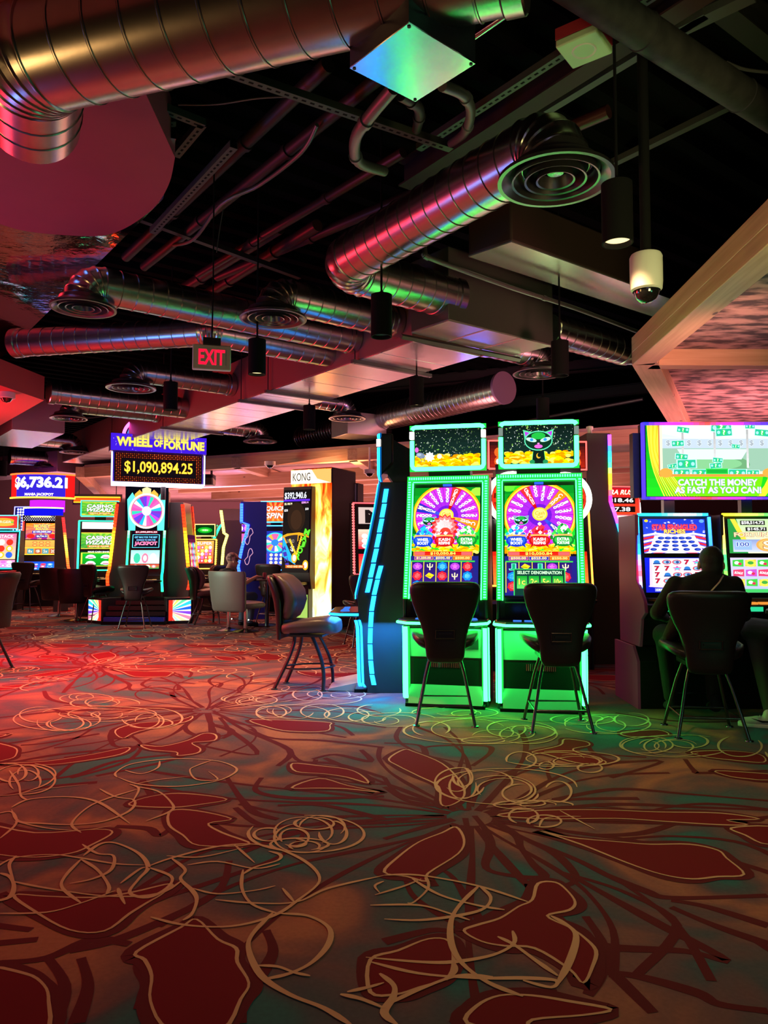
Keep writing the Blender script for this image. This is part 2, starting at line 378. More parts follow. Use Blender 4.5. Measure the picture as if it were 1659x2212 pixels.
# ---------------------------------------------------------------- the setting
def carpet():
    rx = lambda L: [(830 + x / 2.001, 1480 + y / 2.001) for x, y in L]
    lx = lambda L: [(x / 2.0, 1480 + y / 2.0) for x, y in L]
    fills = [rx(a) for a in (
        [(20,320),(85,280),(130,290),(250,340),(330,420),(345,480),(290,520),(245,515),(235,440),(150,395),(60,350)],
        [(0,810),(60,745),(150,680),(250,640),(310,615),(345,670),(320,730),(190,815),(180,850),(100,830)],
        [(670,630),(800,660),(1020,680),(1150,690),(1320,690),(1440,715),(1480,750),(1555,820),(1440,830),(1330,840),(1200,820),(1050,770),(850,690)],
        [(490,565),(640,545),(900,540),(1180,550),(1450,555),(1620,580),(1480,585),(1570,605),(1440,605),(1200,590),(1000,578),(700,580)],
        [(665,860),(740,855),(790,890),(825,940),(800,975),(705,1000),(800,1050),(860,1090),(915,1150),(900,1220),(860,1290),(800,1230),(650,1140),(520,1130),(420,1110),(345,1065),(400,1040),(500,1010),(580,960),(640,930)],
        [(360,1465),(400,1390),(500,1345),(640,1345),(800,1370),(980,1405),(860,1430),(640,1450),(600,1500)],
        [(-60,1190),(60,1150),(190,1100),(280,1110),(300,1200),(270,1270),(150,1310),(50,1340),(-60,1330)],
        [(780,235),(870,245),(885,262),(820,275),(830,290),(900,310),(960,335),(900,345),(800,330),(700,300),(640,290),(760,262)],
        [(1435,372),(1659,385),(1800,400),(1659,412),(1560,405),(1490,395)],
        [(1030,205),(1180,195),(1230,215),(1150,225),(1050,222)],
        [(1330,290),(1480,285),(1620,300),(1640,335),(1500,325),(1380,310)],
        [(1500,620),(1659,612),(1800,650),(1659,690),(1560,650)])]
    fills += [lx(a) for a in (
        [(590,1155),(780,1050),(850,1015),(940,1100),(1020,1140),(1025,1200),(1075,1290),(1040,1360),(960,1490),(730,1490),(650,1370),(655,1260),(625,1190)],
        [(-80,1235),(110,1250),(190,1300),(210,1370),(190,1500),(-80,1500)],
        [(60,910),(150,980),(300,1060),(450,1065),(560,990),(640,940),(700,905),(740,860),(560,900),(400,920),(200,915)],
        [(-100,600),(150,640),(420,625),(485,640),(400,690),(300,730),(100,745),(-100,705)],
        [(740,545),(850,545),(1000,580),(900,600),(960,640),(1080,690),(860,695),(790,650),(730,605)],
        [(1265,340),(1380,350),(1500,365),(1560,390),(1590,425),(1500,400),(1400,385),(1280,375)],
        [(1260,445),(1380,405),(1500,435),(1640,465),(1500,450),(1380,447)],
        [(610,260),(700,265),(810,240),(880,210),(930,215),(925,240),(830,250),(865,275),(850,295),(770,305),(760,290),(650,280)],
        [(0,340),(200,330),(400,300),(555,270),(520,300),(350,330),(200,345)],
        [(500,195),(600,165),(760,155),(830,135),(800,160),(600,200),(530,230)],
        [(1090,150),(1400,160),(1425,175),(1405,200),(1250,200),(1150,180)],
        [(740,470),(860,475),(980,495),(880,515),(740,530),(560,520),(620,490)],
        [(-60,250),(60,270),(70,300),(40,320),(-60,330)])]
    bands = [rx(a) for a in (
        [(370,540),(320,520),(310,400),(180,300),(200,265),(430,262),(460,290),(380,350)], [(375,525),(420,440),(520,385),(700,330)],
        [(0,440),(100,500),(220,520)], [(0,400),(60,470),(200,505)], [(0,600),(120,575),(260,565)], [(0,665),(150,620),(300,580)],
        [(390,565),(440,630),(460,700),(440,790),(560,825),(690,830),(640,770),(590,700),(570,650),(480,590)],
        [(480,600),(620,670),(740,730),(830,830),(780,870)], [(350,575),(360,680),(280,760),(200,810),(220,870)],
        [(860,770),(960,820),(1130,890),(1250,920),(1659,910)], [(840,840),(1000,930),(1200,1040),(1480,1190),(1300,1150),(960,1130),(850,1060)],
        [(1240,930),(1400,960),(1659,1040)], [(930,1240),(1100,1260),(1350,1330),(1450,1380),(1659,1410)], [(1240,960),(1430,1040),(1659,1120)],
        [(870,1000),(950,1130),(930,1250),(880,1340)], [(620,860),(620,920),(480,990),(330,1060),(200,1060),(0,1110)],
        [(300,1463),(380,1370),(520,1330),(750,1330)], [(400,540),(700,500),(1000,450),(1300,470),(1659,500)],
        [(450,560),(700,540),(1000,515),(1400,530),(1659,540)], [(880,240),(900,290),(1000,330),(1200,330),(980,400)],
        [(600,530),(800,495),(1100,490)], [(0,250),(150,260),(180,300)], [(1000,120),(1200,150),(1400,160),(1659,150)], [(1300,320),(1340,370),(1380,380),(1659,370)])]
    bands += [lx(a) for a in (
        [(870,110),(700,130),(500,190),(490,260),(560,270),(250,300),(0,345)], [(880,120),(800,180),(860,220),(990,210),(950,140)],
        [(900,120),(920,170),(1000,200),(1110,300),(860,260)], [(920,110),(1050,190),(1250,280),(1200,350)], [(1080,190),(1180,230),(1400,240),(1659,270)],
        [(850,100),(760,60),(740,30)], [(900,100),(1040,60),(1200,50)], [(860,105),(600,100),(300,110),(0,140)],
        [(1250,280),(1300,330),(1450,340),(1659,400)], [(1350,320),(1450,300),(1600,330),(1560,280)], [(980,400),(1040,490),(1100,550),(1200,580)],
        [(1130,400),(1110,460),(1300,490),(1659,480)], [(1200,520),(1400,520),(1659,580)], [(760,600),(690,650),(640,620),(500,610)],
        [(990,760),(930,900),(560,1080),(300,1150)], [(600,1120),(600,1220),(640,1290),(600,1400)], [(350,1180),(380,1300),(330,1463)],
        [(0,1200),(200,1180),(400,1100),(560,1120)], [(200,1170),(280,1300),(230,1463)], [(1150,1060),(1180,1150),(1120,1260),(1060,1330),(1040,1463)],
        [(90,260),(200,250),(400,215),(430,210)], [(0,420),(300,395),(500,330),(740,300)], [(0,480),(200,440),(420,420)], [(150,990),(60,940),(0,900)])]
    loops = [(lx(a), w) for a, w in (
        ([(1180,985),(1090,1080),(1075,1150),(1130,1260),(1250,1340),(1400,1400),(1520,1475)], 1.1), ([(1210,990),(1330,1000),(1420,1050),(1420,1120),(1350,1200),(1250,1250),(1140,1275)], 1),
        ([(1110,1215),(1200,1220),(1270,1245),(1340,1260)], .8), ([(650,1005),(800,1040),(1000,1045),(1180,1000),(1290,930),(1380,850),(1340,780),(1230,720),(1100,690),(940,700),(740,750),(630,790)], .8),
        ([(1220,880),(1275,945)], .9), ([(930,930),(1100,945),(1280,940),(1420,880),(1659,825)], .7), ([(1050,800),(1045,880),(1090,950),(1200,990)], .8),
        ([(1050,820),(1100,790),(1200,760),(1210,735),(1160,720)], .8), ([(830,880),(940,905),(1100,890),(1190,870)], .6), ([(720,740),(870,745),(1050,705)], .7),
        ([(740,750),(800,800),(780,840),(830,890),(850,930),(830,990),(790,1020)], .9), ([(810,780),(940,765),(1100,795),(1210,775)], .7), ([(1010,690),(1100,770)], .8),
        ([(640,790),(740,830),(720,880),(640,920),(560,900),(600,840),(640,790),(600,730),(500,685),(430,690),(360,740)], .9), ([(350,755),(280,830),(270,880),(350,945)], .9),
        ([(350,755),(420,800),(470,870),(460,905)], .9), ([(355,690),(420,730),(490,740),(480,800),(400,840),(300,860)], .8), ([(0,815),(40,830),(60,870),(40,920),(-40,940)], 1),
        ([(-30,800),(60,750),(220,735),(350,750),(500,775),(630,780)], .6), ([(50,850),(200,880),(460,915),(680,905),(790,845)], .7), ([(510,880),(520,910),(540,950)], 1),
        ([(520,860),(600,800),(630,790)], .8), ([(-20,990),(200,985),(350,945),(500,890)], .6), ([(70,740),(40,780),(60,850)], .9),
        ([(50,530),(130,495),(300,485),(430,510),(560,600)], .9), ([(430,450),(500,485),(580,500),(560,545),(450,590),(310,605),(180,600),(80,590),(50,540)], .8),
        ([(350,640),(310,600),(380,530),(470,490),(600,450)], .8), ([(580,440),(680,460),(740,510),(740,545),(630,590)], .8), ([(40,370),(80,430),(90,480),(120,500)], .8),
        ([(150,340),(220,360),(240,390),(200,430),(90,470)], .7), ([(-20,480),(60,475),(200,450),(380,430)], .4), ([(-20,560),(50,550),(70,600),(0,665)], .8), ([(60,590),(200,620),(350,630),(480,610)], .5),
        ([(505,400),(500,380),(560,345),(680,325),(800,320),(940,330),(1020,360),(1000,390),(920,420),(760,440),(600,430),(510,400)], .7), ([(560,430),(600,450),(570,510)], .8),
        ([(690,330),(680,360),(610,385),(540,370)], .7), ([(920,325),(850,350),(820,370),(850,410),(940,410),(900,375)], .6), ([(580,430),(690,410),(830,395)], .5),
        ([(1470,1340),(1560,1360),(1659,1400)], 1.1), ([(1500,1330),(1590,1310),(1659,1290)], .9), ([(1659,850),(1620,870),(1640,900)], .6))]
    loops += [(rx(a), w) for a, w in (
        ([(0,825),(150,825),(400,870),(620,940)], .9), ([(120,840),(240,910),(400,955),(520,975)], .9), ([(410,870),(330,950),(290,1020),(290,1120),(340,1210),(450,1290),(600,1350)], 1.1),
        ([(410,870),(460,920),(430,970),(320,1000),(150,1020),(0,1015)], .9), ([(-60,955),(150,955),(280,990),(370,1020)], .8), ([(720,1000),(790,1040),(830,1090),(800,1200),(740,1310)], 1.2),
        ([(490,1090),(560,1125),(650,1190),(750,1260)], 1), ([(555,1065),(560,1120),(470,1170),(300,1200),(150,1200),(-80,1180)], .9), ([(-60,1200),(150,1250),(400,1270),(600,1270),(740,1280),(720,1310),(600,1280)], .9),
        ([(0,1390),(150,1320),(320,1260),(470,1265)], .9), ([(180,825),(190,880),(130,940),(100,945)], .6), ([(-40,910),(90,870),(160,840)], .7), ([(-20,1250),(40,1300),(40,1350),(0,1420),(60,1475)], 1.2),
        ([(760,545),(910,625)], .7), ([(670,615),(690,580),(760,570),(850,570)], .6), ([(300,1200),(310,1240),(270,1280)], .7))]
    el = [(830 + c / 2, 1480 + d / 2, e / 2, f / 2) for c, d, e, f in ((520,440,285,78),(590,325,62,35),(770,320,235,34),(750,462,55,45),(590,470,75,40),(330,425,105,66),(340,400,40,40),(700,350,30,16),(890,360,50,20),(600,568,60,34),(640,520,160,20),(690,590,70,26),
        (420,200,310,56),(200,190,75,32),(530,190,80,34),(620,215,120,40),(430,240,90,14),(960,170,180,42),(1070,150,70,28),(860,150,130,22),(1270,265,230,48),(1320,245,75,28),(1540,265,90,46),(1130,260,110,36),(300,120,180,24),(60,150,150,30))]
    el += [(c / 2, 1480 + d / 2, e / 2, f / 2) for c, d, e, f in ((1330,645,236,80),(1160,648,60,28),(1440,640,56,50),(1270,660,60,38),(1360,600,80,26),(1290,690,120,26),(660,145,122,44),(640,165,100,22),(420,125,240,34),(250,150,180,46),(300,170,90,28),(180,130,90,34),(450,80,140,26),(370,60,110,22),
        (1250,60,290,32),(1080,65,110,24),(1170,118,62,26),(1260,125,150,38),(1390,115,88,32),(1500,130,92,28),(1590,140,80,24),(1640,110,90,26),(1330,42,60,26),(1450,40,120,22),(100,410,130,64),(50,380,60,40))]
    fl = lambda L: [Z(x, y, 0) for x, y in L]
    rnd = random.Random(3); shapes = []
    def poly_fill(pts, col, z):
        c = smooth(pts, 4, True); return ('p', [(p.x, p.y) for p in c], col, z)
    def ribbon(pts, w, col, z, closed=False, taper=True, seg=5):
        c = smooth(pts, seg, closed); n = len(c); quads = []
        L, Rr = [], []
        for i in range(n):
            a = c[(i - 1) % n] if (closed or i > 0) else c[0]; b = c[(i + 1) % n] if (closed or i < n - 1) else c[-1]
            t = (b - a); t = t.normalized() if t.length > 1e-6 else V((1, 0, 0))
            ww = w * (.9 + .22 * sin(i * .4 + w * 90)) * (min(1, .3 + i * .25, .3 + (n - 1 - i) * .25) if taper and not closed else 1)
            nn = V((-t.y, t.x, 0)) * ww / 2; L.append(c[i] + nn); Rr.append(c[i] - nn)
        return ('r', [((p.x, p.y), (q.x, q.y)) for p, q in zip(L, Rr)], col, z, closed)
    DR, BG, TN = (.17, .01, .02), (.12, .018, .028), (.64, .47, .3)
    for f in fills:
        g = fl(f); shapes.append(ribbon(g, .085, BG, 1, True)); shapes.append(poly_fill(g, DR, 2)); shapes.append(ribbon(g, .013, TN, 3, True, seg=4))
    for b in bands: shapes.append(ribbon(fl(b), .045, BG, 0, taper=False))
    for cc in (V((.45, 4.08, 0)), V((-1.57, 6.8, 0))):
        for k in range(26):
            a0 = 2 * pi * k / 26 + rnd.uniform(-.08, .08); L = rnd.uniform(.9, 2.1); w1 = rnd.uniform(-.25, .25); w2 = rnd.uniform(-.3, .3)
            pts = [cc + V((cos(a0 + w1 * sin(t * 3.2) + w2 * t * t), sin(a0 + w1 * sin(t * 3.2) + w2 * t * t), 0)) * (.12 + L * t) for t in (0, .15, .3, .45, .6, .8, 1)]
            shapes.append(ribbon(pts, rnd.uniform(.022, .045), BG, 0, taper=False))
            if k % 3 == 0: q = pts[3]; d_ = (pts[5] - pts[3]); n_ = V((-d_.y, d_.x, 0)); shapes.append(ribbon([pts[3], q + d_ * .4 + n_ * .35, pts[5] + n_ * .5, pts[6] + n_ * .15], .035, BG, 0, taper=False))
    for l, w in loops: shapes.append(ribbon(fl(l), .021 * w, TN, 4))
    for cx, cy, a, b in el:
        a0 = rnd.uniform(0, 6.28); sweep = rnd.uniform(4.6, 6.3); rt = rnd.uniform(-.04, .04)
        pts = [(cx + a * cos(a0 + sweep * i / 18) * (1 + .1 * i / 18), cy + b * sin(a0 + sweep * i / 18)) for i in range(19)]
        shapes.append(ribbon(fl(pts), .017, TN, 4, seg=2))
        if a > 50:
            for k in range(3 if a > 100 else 2):
                r1 = rnd.uniform(.3, .6); ox, oy = rnd.uniform(-.6, .6) * a * (1 - r1), rnd.uniform(-.5, .5) * b * (1 - r1) * 1.4; a0 = rnd.uniform(0, 6.28); sw_ = rnd.uniform(3, 6)
                p2 = [(cx + ox + a * r1 * cos(a0 + sw_ * i / 12), cy + oy + b * min(1, r1 * 1.5) * sin(a0 + sw_ * i / 12)) for i in range(13)]
                shapes.append(ribbon(fl(p2), .013, TN, 4, seg=2))
    # more thin curls to fill out each cluster
    mb = MB()
    cnt = [0]
    def emit(sh, off=V((0, 0, 0))):
        cnt[0] += 1; z = .0006 + sh[3] * .0007 + (cnt[0] % 60) * .00001
        if sh[0] == 'p': mb.add([(x + off.x, y + off.y, z) for x, y in sh[1]], [tuple(range(len(sh[1])))], 1, sh[2])
        else:
            vs = [];
            for (a, b) in sh[1]: vs += [(a[0] + off.x, a[1] + off.y, z), (b[0] + off.x, b[1] + off.y, z)]
            n = len(sh[1]); fs = [(2 * i + 1, 2 * i, 2 * i + 2, 2 * i + 3) for i in range(n - 1)]
            if sh[4]: fs.append((2 * n - 1, 2 * n - 2, 0, 1))
            mb.add(vs, fs, 1, sh[2])
    def cen(sh):
        pts = sh[1] if sh[0] == 'p' else [a for a, b in sh[1]]
        return V((sum(p[0] for p in pts) / len(pts), sum(p[1] for p in pts) / len(pts), 0))
    def seen(c):
        if c.y < 1.5: return False
        px = 829.5 + c.x / c.y * 1640; py = 1192 + 1640 * 1.4 / c.y
        return -60 < px < 1720 and py > 1490
    for sh in shapes: emit(sh)
    PA, PB = 3.3, 3.9; c1 = V((.45, 4.08, 0))
    cell = []
    for sh in shapes:
        d = cen(sh) - c1; a, b = d.dot(DA), d.dot(DB)
        if -1.0 <= a < PA - 1.0 and -2.6 <= b < PB - 2.6: cell.append((sh, cen(sh)))
    for i in range(-3, 8):
        for j in range(-5, 6):
            if i == 0 and j == 0: continue
            off = DA * PA * i + DB * PB * j
            if (c1 + off).length > 27 or (c1 + off).y < -2: continue
            for sh, c in cell:
                if not seen(c + off): emit(sh, off)
    mb.add([(-26, -4, 0), (22, -4, 0), (22, 42, 0), (-26, 42, 0)], [(0, 1, 2, 3)], 0)
    m0 = bpy.data.materials.new('carpet_ground'); m0.use_nodes = True; nt = m0.node_tree; b = nt.nodes['Principled BSDF']; b.inputs['Roughness'].default_value = .95; b.inputs['Specular IOR Level'].default_value = .1
    tc = nt.nodes.new('ShaderNodeTexCoord'); n1 = nt.nodes.new('ShaderNodeTexNoise'); n1.inputs['Scale'].default_value = 1.15; n1.inputs['Detail'].default_value = 3; n1.inputs['Distortion'].default_value = 1.2
    r1 = nt.nodes.new('ShaderNodeValToRGB'); e = r1.color_ramp.elements
    e[0].position = .34; e[0].color = (.045, .18, .2, 1); e[1].position = .66; e[1].color = (.44, .2, .13, 1)
    for p, c in ((.41, (.09, .12, .15)), (.49, (.17, .11, .13)), (.57, (.29, .145, .125))): q = e.new(p); q.color = (*c, 1)
    n2 = nt.nodes.new('ShaderNodeTexNoise'); n2.inputs['Scale'].default_value = 55; n2.inputs['Detail'].default_value = 4
    mx = nt.nodes.new('ShaderNodeMixRGB'); mx.blend_type = 'MULTIPLY'; mx.inputs[0].default_value = .35
    Lk = nt.links.new; Lk(tc.outputs['Object'], n1.inputs[0]); Lk(n1.outputs[0], r1.inputs[0]); Lk(tc.outputs['Object'], n2.inputs[0])
    Lk(r1.outputs[0], mx.inputs[1]); Lk(n2.outputs[0], mx.inputs[2]); Lk(mx.outputs[0], b.inputs['Base Color'])
    m1 = painted('paint_carpet_yarn', .95)
    m1.node_tree.nodes['Principled BSDF'].inputs['Specular IOR Level'].default_value = .1
    o = mb.build('floor', [m0, m1]); struct(o)
carpet()
# dark deck high above, with its ribs
mb = MB(); k = 0
pr = []
for i in range(-70, 90):
    a = i * .36; pr += [(a, 5.0), (a + .14, 5.0), (a + .18, 4.9), (a + .30, 4.9), (a + .34, 5.0)]
c0 = V((0, 10, 0)); vs = []; fs = []
for a, z in pr:
    for s_ in (-24, 26): q = c0 + DA * a + DB * s_; vs.append((q.x, q.y, z))
for i in range(len(pr) - 1): fs.append((2 * i, 2 * i + 1, 2 * i + 3, 2 * i + 2))
mb.add(vs, fs)
M_deck = mat('black_roof_deck', (.003, .0035, .0035), .9, spec=.03)
struct(mb.build('ceiling', M_deck))
for nm, lo, hi in (('wall_back', (-26, 31, 0), (22, 31.2, 5)), ('wall_left', (-26.2, -4, 0), (-26, 41, 5)), ('wall_right', (22, -4, 0), (22.2, 41, 5)), ('wall_front', (-26, -4.2, 0), (22, -4, 5))):
    struct(MB().box(lo, hi).build(nm, mat(nm + '_paint', (.32, .17, .17) if nm == 'wall_back' else (.05, .03, .035), .8)))
# timber canopy rings
def beam(name, p, q, w, z0, z1, side=1):
    p, q = V(p), V(q); d = (q - p); L = d.length; a = atan2(d.y, d.x)
    mb = MB().box((0, 0 if side > 0 else -w, 0), (L, w if side > 0 else 0, z1 - z0))
    me = mb.build(name, M_wood, None, bevel=.006)
    for v_ in me.data.vertices: v_.co += me.location
    me.location = (p.x, p.y, z0); me.rotation_euler = (0, 0, a); return struct(me)
C = Z(1365, 789, 3.2); dn = V((-.05, -1, 0)); df = V((.432, .902, 0)).normalized()
tn = 1
def nb():
    global tn
    tn += 1; return 'trim_%d' % (tn - 1)
beam(nb(), C, C + dn * 6.6, .21, 3.2, 3.32, 1); beam(nb(), C, C + dn * 6.6, .17, 3.32, 3.47, 1)
beam(nb(), C + V((.2, .0, 0)), C + V((6.5, .05, 0)), .16, 3.2, 3.45, 1)
beam(nb(), C, C + df * 9, .24, 3.2, 3.45, -1)
mb = MB(); E = C + df * 9; F0 = C + dn * 6.6
mb.slabpoly([(C.x + .1, C.y), (F0.x + .1, F0.y), (9, F0.y), (9, C.y)], 3.36, 3.42)
mb.slabpoly([(C.x + .1, C.y), (9, C.y), (9, E.y), (E.x, E.y)], 3.36, 3.42)
struct(mb.build('ceiling_canopy_panel', M_camo))
# far low canopy of pine beams
fa = Z(1400, 955, 3.2); fb = Z(182, 1031, 3.2); fd = (fb - fa).normalized(); fn = V((-fd.y, fd.x, 0)); fn = fn if fn.y > 0 else -fn
beam(nb(), fa, fb, .2, 3.2, 3.32, -1); beam(nb(), fa, fb, .15, 3.32, 3.46, -1)
gb = fb + V((-.3, 1, 0)).normalized() * 14; beam(nb(), fb, gb, .2, 3.2, 3.45, 1)
for k, o_ in enumerate((1.9, 3.6, 5.4, 7.4, 9.6, 12)):
    beam(nb(), fa + fn * o_ + fd * (-1), fb + fn * o_ + fd * (k * .3), .24, 3.02 + (k % 2) * .06, 3.3, -1)
for k, t_ in enumerate((.2, .42, .64, .85)):
    s0 = fa + (fb - fa) * t_; beam(nb(), s0, s0 + V((.15, 1, 0)).normalized() * 13, .2, 3.2, 3.42, 1)
mb = MB(); q = [fa + fd * -3, fb, gb, V((8, 34, 0))]
mb.slabpoly([(p.x, p.y) for p in q], 3.44, 3.5); struct(mb.build('ceiling_far_panel', mat('pale_ceiling_board', (.5, .33, .3), .7, noise=(3, (.35, .22, .2), .2))))
# maroon soffit with rounded corner, mirror-dark soffit beyond and the small red soffit
mb = MB(); z = 4.15
o1 = [(-500, 240), (378, 190), (378, 340), (366, 395), (340, 440), (300, 475), (255, 500), (210, 510), (140, 508), (60, 500), (0, 484), (-120, 440), (-500, 330)]
q = [Z(x, y, z) for x, y in o1]; q[0] = V((-3.6, 2.0, z)); q[1] = V((q[2].x + .12, 1.9, z)); q[-1] = V((-4.4, q[-2].y, z)); q = q[:2] + smooth(q[2:12], 5) + q[12:]
mb.slabpoly([(p.x, p.y) for p in q], z, z + .35); struct(mb.build('ceiling_maroon_soffit', M_maroon))
mb = MB(); z = 4.22
q = [Z(380, 300, z), Z(352, 430, z), Z(300, 482, z), Z(0, 776, z), Z(-90, 868, z)]; q += [V((q[-1].x - 5, q[-1].y, 0)), V((-8, 3, 0))]
mb.slabpoly([(p.x, p.y) for p in q], z, z + .4); struct(mb.build('ceiling_mirror_soffit', M_glossy))
mb = MB(); z = 3.6
q = [Z(95, 865, z), Z(0, 919, z), Z(-170, 1010, z), Z(-170, 775, z), Z(0, 832, z)]
mb.slabpoly([(p.x, p.y) for p in q], z, 3.95); struct(mb.build('ceiling_red_soffit', mat('red_soffit_paint', (.55, .08, .09), .6)))

# ---------------------------------------------------------------- ducts
def ringed(mb, p, q, r, pitch, n=36, h=.006):
    p, q = V(p), V(q); d = q - p; L = d.length; k = int(L / pitch); path = [p]; rs = [r]
    for i in range(1, k + 1):
        s_ = i * L / (k + 1)
        for ds, dr in ((-.006, 0), (-.003, h), (.003, h), (.006, -.003), (.01, 0)): path.append(p + d * ((s_ + ds) / L)); rs.append(r + dr)
    path.append(q); rs.append(r); mb.tube(path, rs, n)
def duct(label, pts, r, pitch=.15, dif=None, group='spiral ducts under the black ceiling', mt=None, cap=False, name='spiral_duct', el=1.0):
    pts = [V(p) for p in pts]; base = pts[0].copy(); root = thing(name, label, 'duct', base, 0, group)
    mt = mt or M_galv; prev = pts[0]
    for i in range(1, len(pts)):
        if i < len(pts) - 1:
            a = (pts[i - 1] - pts[i]).normalized(); b = (pts[i + 1] - pts[i]).normalized(); ang = a.angle(b); t = min(r * 1.25 * el / math.tan(ang / 2), (pts[i - 1] - pts[i]).length * .97, (pts[i + 1] - pts[i]).length * (.97 if i == len(pts) - 2 else .5)); er = t * math.tan(ang / 2)
            t1 = pts[i] + a * t; t2 = pts[i] + b * t
            mb = MB(); ringed(mb, prev - base, t1 - base, r, pitch); mb.build('pipe', mt, root, sharp=14)
            path = []; rs = []; c = pts[i] + (a + b).normalized() * sqrt(er ** 2 + t * t); va = t1 - c; vb = t2 - c; g = va.angle(vb); N = 5
            for k in range(N + 1):
                f = k / N; p_ = (va * sin((1 - f) * g) + vb * sin(f * g)) / sin(g); w = c + p_ - base
                tg = (-va * cos((1 - f) * g) + vb * cos(f * g)).normalized()
                for ds, dr in ((-.008, 0), (-.003, .008), (.003, .008), (.008, 0)): path.append(w + tg * ds); rs.append(r + dr)
            MB().tube(path, rs, 36).build('elbow', mt, root, sharp=25); prev = t2
        else:
            mb = MB(); ringed(mb, prev - base, pts[i] - base, r, pitch); mb.build('pipe', mt, root, sharp=14)
    # slip collars
    for p_, d_ in ((pts[0], pts[1] - pts[0]),):
        d_ = d_.normalized(); MB().tube([p_ - base, p_ - base + d_ * .01, p_ - base + d_ * .09, p_ - base + d_ * .1], [r + .002, r + .012, r + .012, r + .002], 36).build('collar', mt, root)
    if dif:
        MB().lathe([(.001, -.004), (r * .97, -.004)], 32, M=Matrix.Translation(pts[-1] - base)).build('throat_shade', M_matte, root)  # black disc stands in for shade inside the open duct
        R_, top = dif; c = pts[-1] - base; M = Matrix.Translation(c)
        fl = MB().lathe([(r * .98, .1), (r * 1.0, .04), (R_ * .8, -.02), (R_, -.055), (R_, -.075), (R_ * .93, -.075), (R_ * .78, -.035), (R_ * .74, .02), (r * .9, .06)], 48, M=M).build('diffuser', M_dif, root)
        for rr in (.72, .5, .3):
            MB().lathe([(R_ * (rr - .07), .02), (R_ * rr, -.07), (R_ * rr + .012, -.074), (R_ * rr + .01, -.062), (R_ * (rr - .05), .02)], 40, M=M).build('ring', M_dif, fl)
        MB().lathe([(.001, -.02), (R_ * .14, -.025), (R_ * .14, .0), (.001, .0)], 20, M=M).build('centre_disc', M_galv, fl)
    return root
def drun(lab, dpx, R_, rr, zax, end, corner=None, dz=3.62, **kw):
    n = Z(dpx[0], dpx[1], dz); top = V((n.x, n.y, zax)); pts = [end] + ([corner] if corner else []) + [top, V((n.x, n.y, dz + .075))]
    return duct(lab, pts, rr, dif=(R_, 0), **kw)
T0 = V((.267, 7.9, 0))     # near bottom edge line of the trunk
def trunk_at(p, d):        # where a run in direction d from p meets the trunk's near face
    den = d.x * DA.y - d.y * DA.x; w = T0 - p; s_ = (w.x * DA.y - w.y * DA.x) / den; q = p + d * s_; q.z = p.z; return q
n = Z(1200, 395, 3.6); cor = Z(728, 575, 3.88)
drun('large spiral duct striped red and blue, feeding the big round diffuser', (1200, 392), .345, .2, 3.88, trunk_at(cor, DB), cor, el=1.15)
def simple(lab, dpx, R_, rr, zax=3.87, back=None, dz=3.62):
    n = Z(dpx[0], dpx[1], dz); p = V((n.x, n.y, zax))
    e = trunk_at(p, DB) if back is None else p - DB * back
    return drun(lab, dpx, R_, rr, zax, e, dz=dz)
simple('middle spiral duct reflecting green, with round diffuser left of the unlit lamp', (590, 690), .32, .165)
simple('long spiral duct reflecting blue above the red duct, diffuser at far left', (180, 668), .29, .17)
simple('spiral duct behind the hanging exit sign with a round diffuser', (283, 840), .33, .15)
simple('lower left spiral duct with small diffuser near the red soffit', (148, 905), .3, .14)
simple('short spiral duct from the far side of the trunk, diffuser above the timber', (750, 905), .31, .15, back=1.0)
simple('short spiral duct farthest along the trunk, diffuser over the timber beam', (562, 955), .34, .17, back=1.25)
simple('spiral elbow and diffuser hanging under the branch box', (1165, 808), .33, .17, back=1.0)
simple('small spiral elbow and diffuser beside the grey duct box', (162, 978), .33, .17, back=.9)
simple('small dark diffuser above the curved jackpot sign', (108, 1012), .4, .2, back=1.0)
p1 = Z(30, 742, 3.8); p2 = Z(452, 716, 3.8)
duct('spiral duct glowing red, bending towards the trunk', [p1, p2, trunk_at(p2, DB)], .155)
p1 = Z(104, 846, 3.8)
duct('spiral duct reflecting a blue line left of the exit sign lamp', [p1, trunk_at(p1, DB)], .17)
duct('round spiral duct running from the branch box to the timber corner', [Z(1185, 712, 3.85), Z(1345, 757, 3.85), Z(1345, 757, 3.85) + V((.9, .2, .02))], .17)
big = duct('huge round duct across the top with orange sheen and elbow', [Z(1130, -133, 3.95), Z(70, 125, 3.95), Z(70, 125, 3.95) + V((-.26, .56, .0))], .265, pitch=.2, group=None, el=.8)
duct('dull dark round duct crossing the top right corner', [Z(1110, -115, 4.3), Z(1900, 400, 4.3)], .1, pitch=1.3, mt=M_tinm, group=None)
# perforated return duct with end caps
a, b = Z(1088, 838, 4.0), Z(655, 945, 4.0)
root = thing('return_duct', 'long perforated return duct with flat round end cap', 'duct', a)
mb = MB(); ringed(mb, V((0, 0, 0)), b - a, .25, .11, h=.004)
mb.build('pipe', M_galv, root, sharp=14)
for p_, s_ in ((V((0, 0, 0)), -1), (b - a, 1)):
    d_ = (b - a).normalized() * s_; MB().tube([p_ - d_ * .03, p_ + d_ * .02], .262, 40).build('end_cap', mat('dark_cap', (.3, .2, .24), .45, .5) if s_ < 0 else M_galv, root)
for t_ in (.35, .6): MB().tube([(b - a) * t_, (b - a) * (t_ + .012)], .26, 36).build('collar', M_galv, root)
def quadbox(name, lab, cs, h, mt, cat='duct', group=None, parent=None, mats=None):
    mb = MB(); z0 = cs[0].z; mb.slabpoly([(p.x, p.y) for p in cs], z0, z0 + h)
    o = mb.build(name, mt, parent, bevel=.006)
    return tag(o, lab, cat, group) if parent is None else o
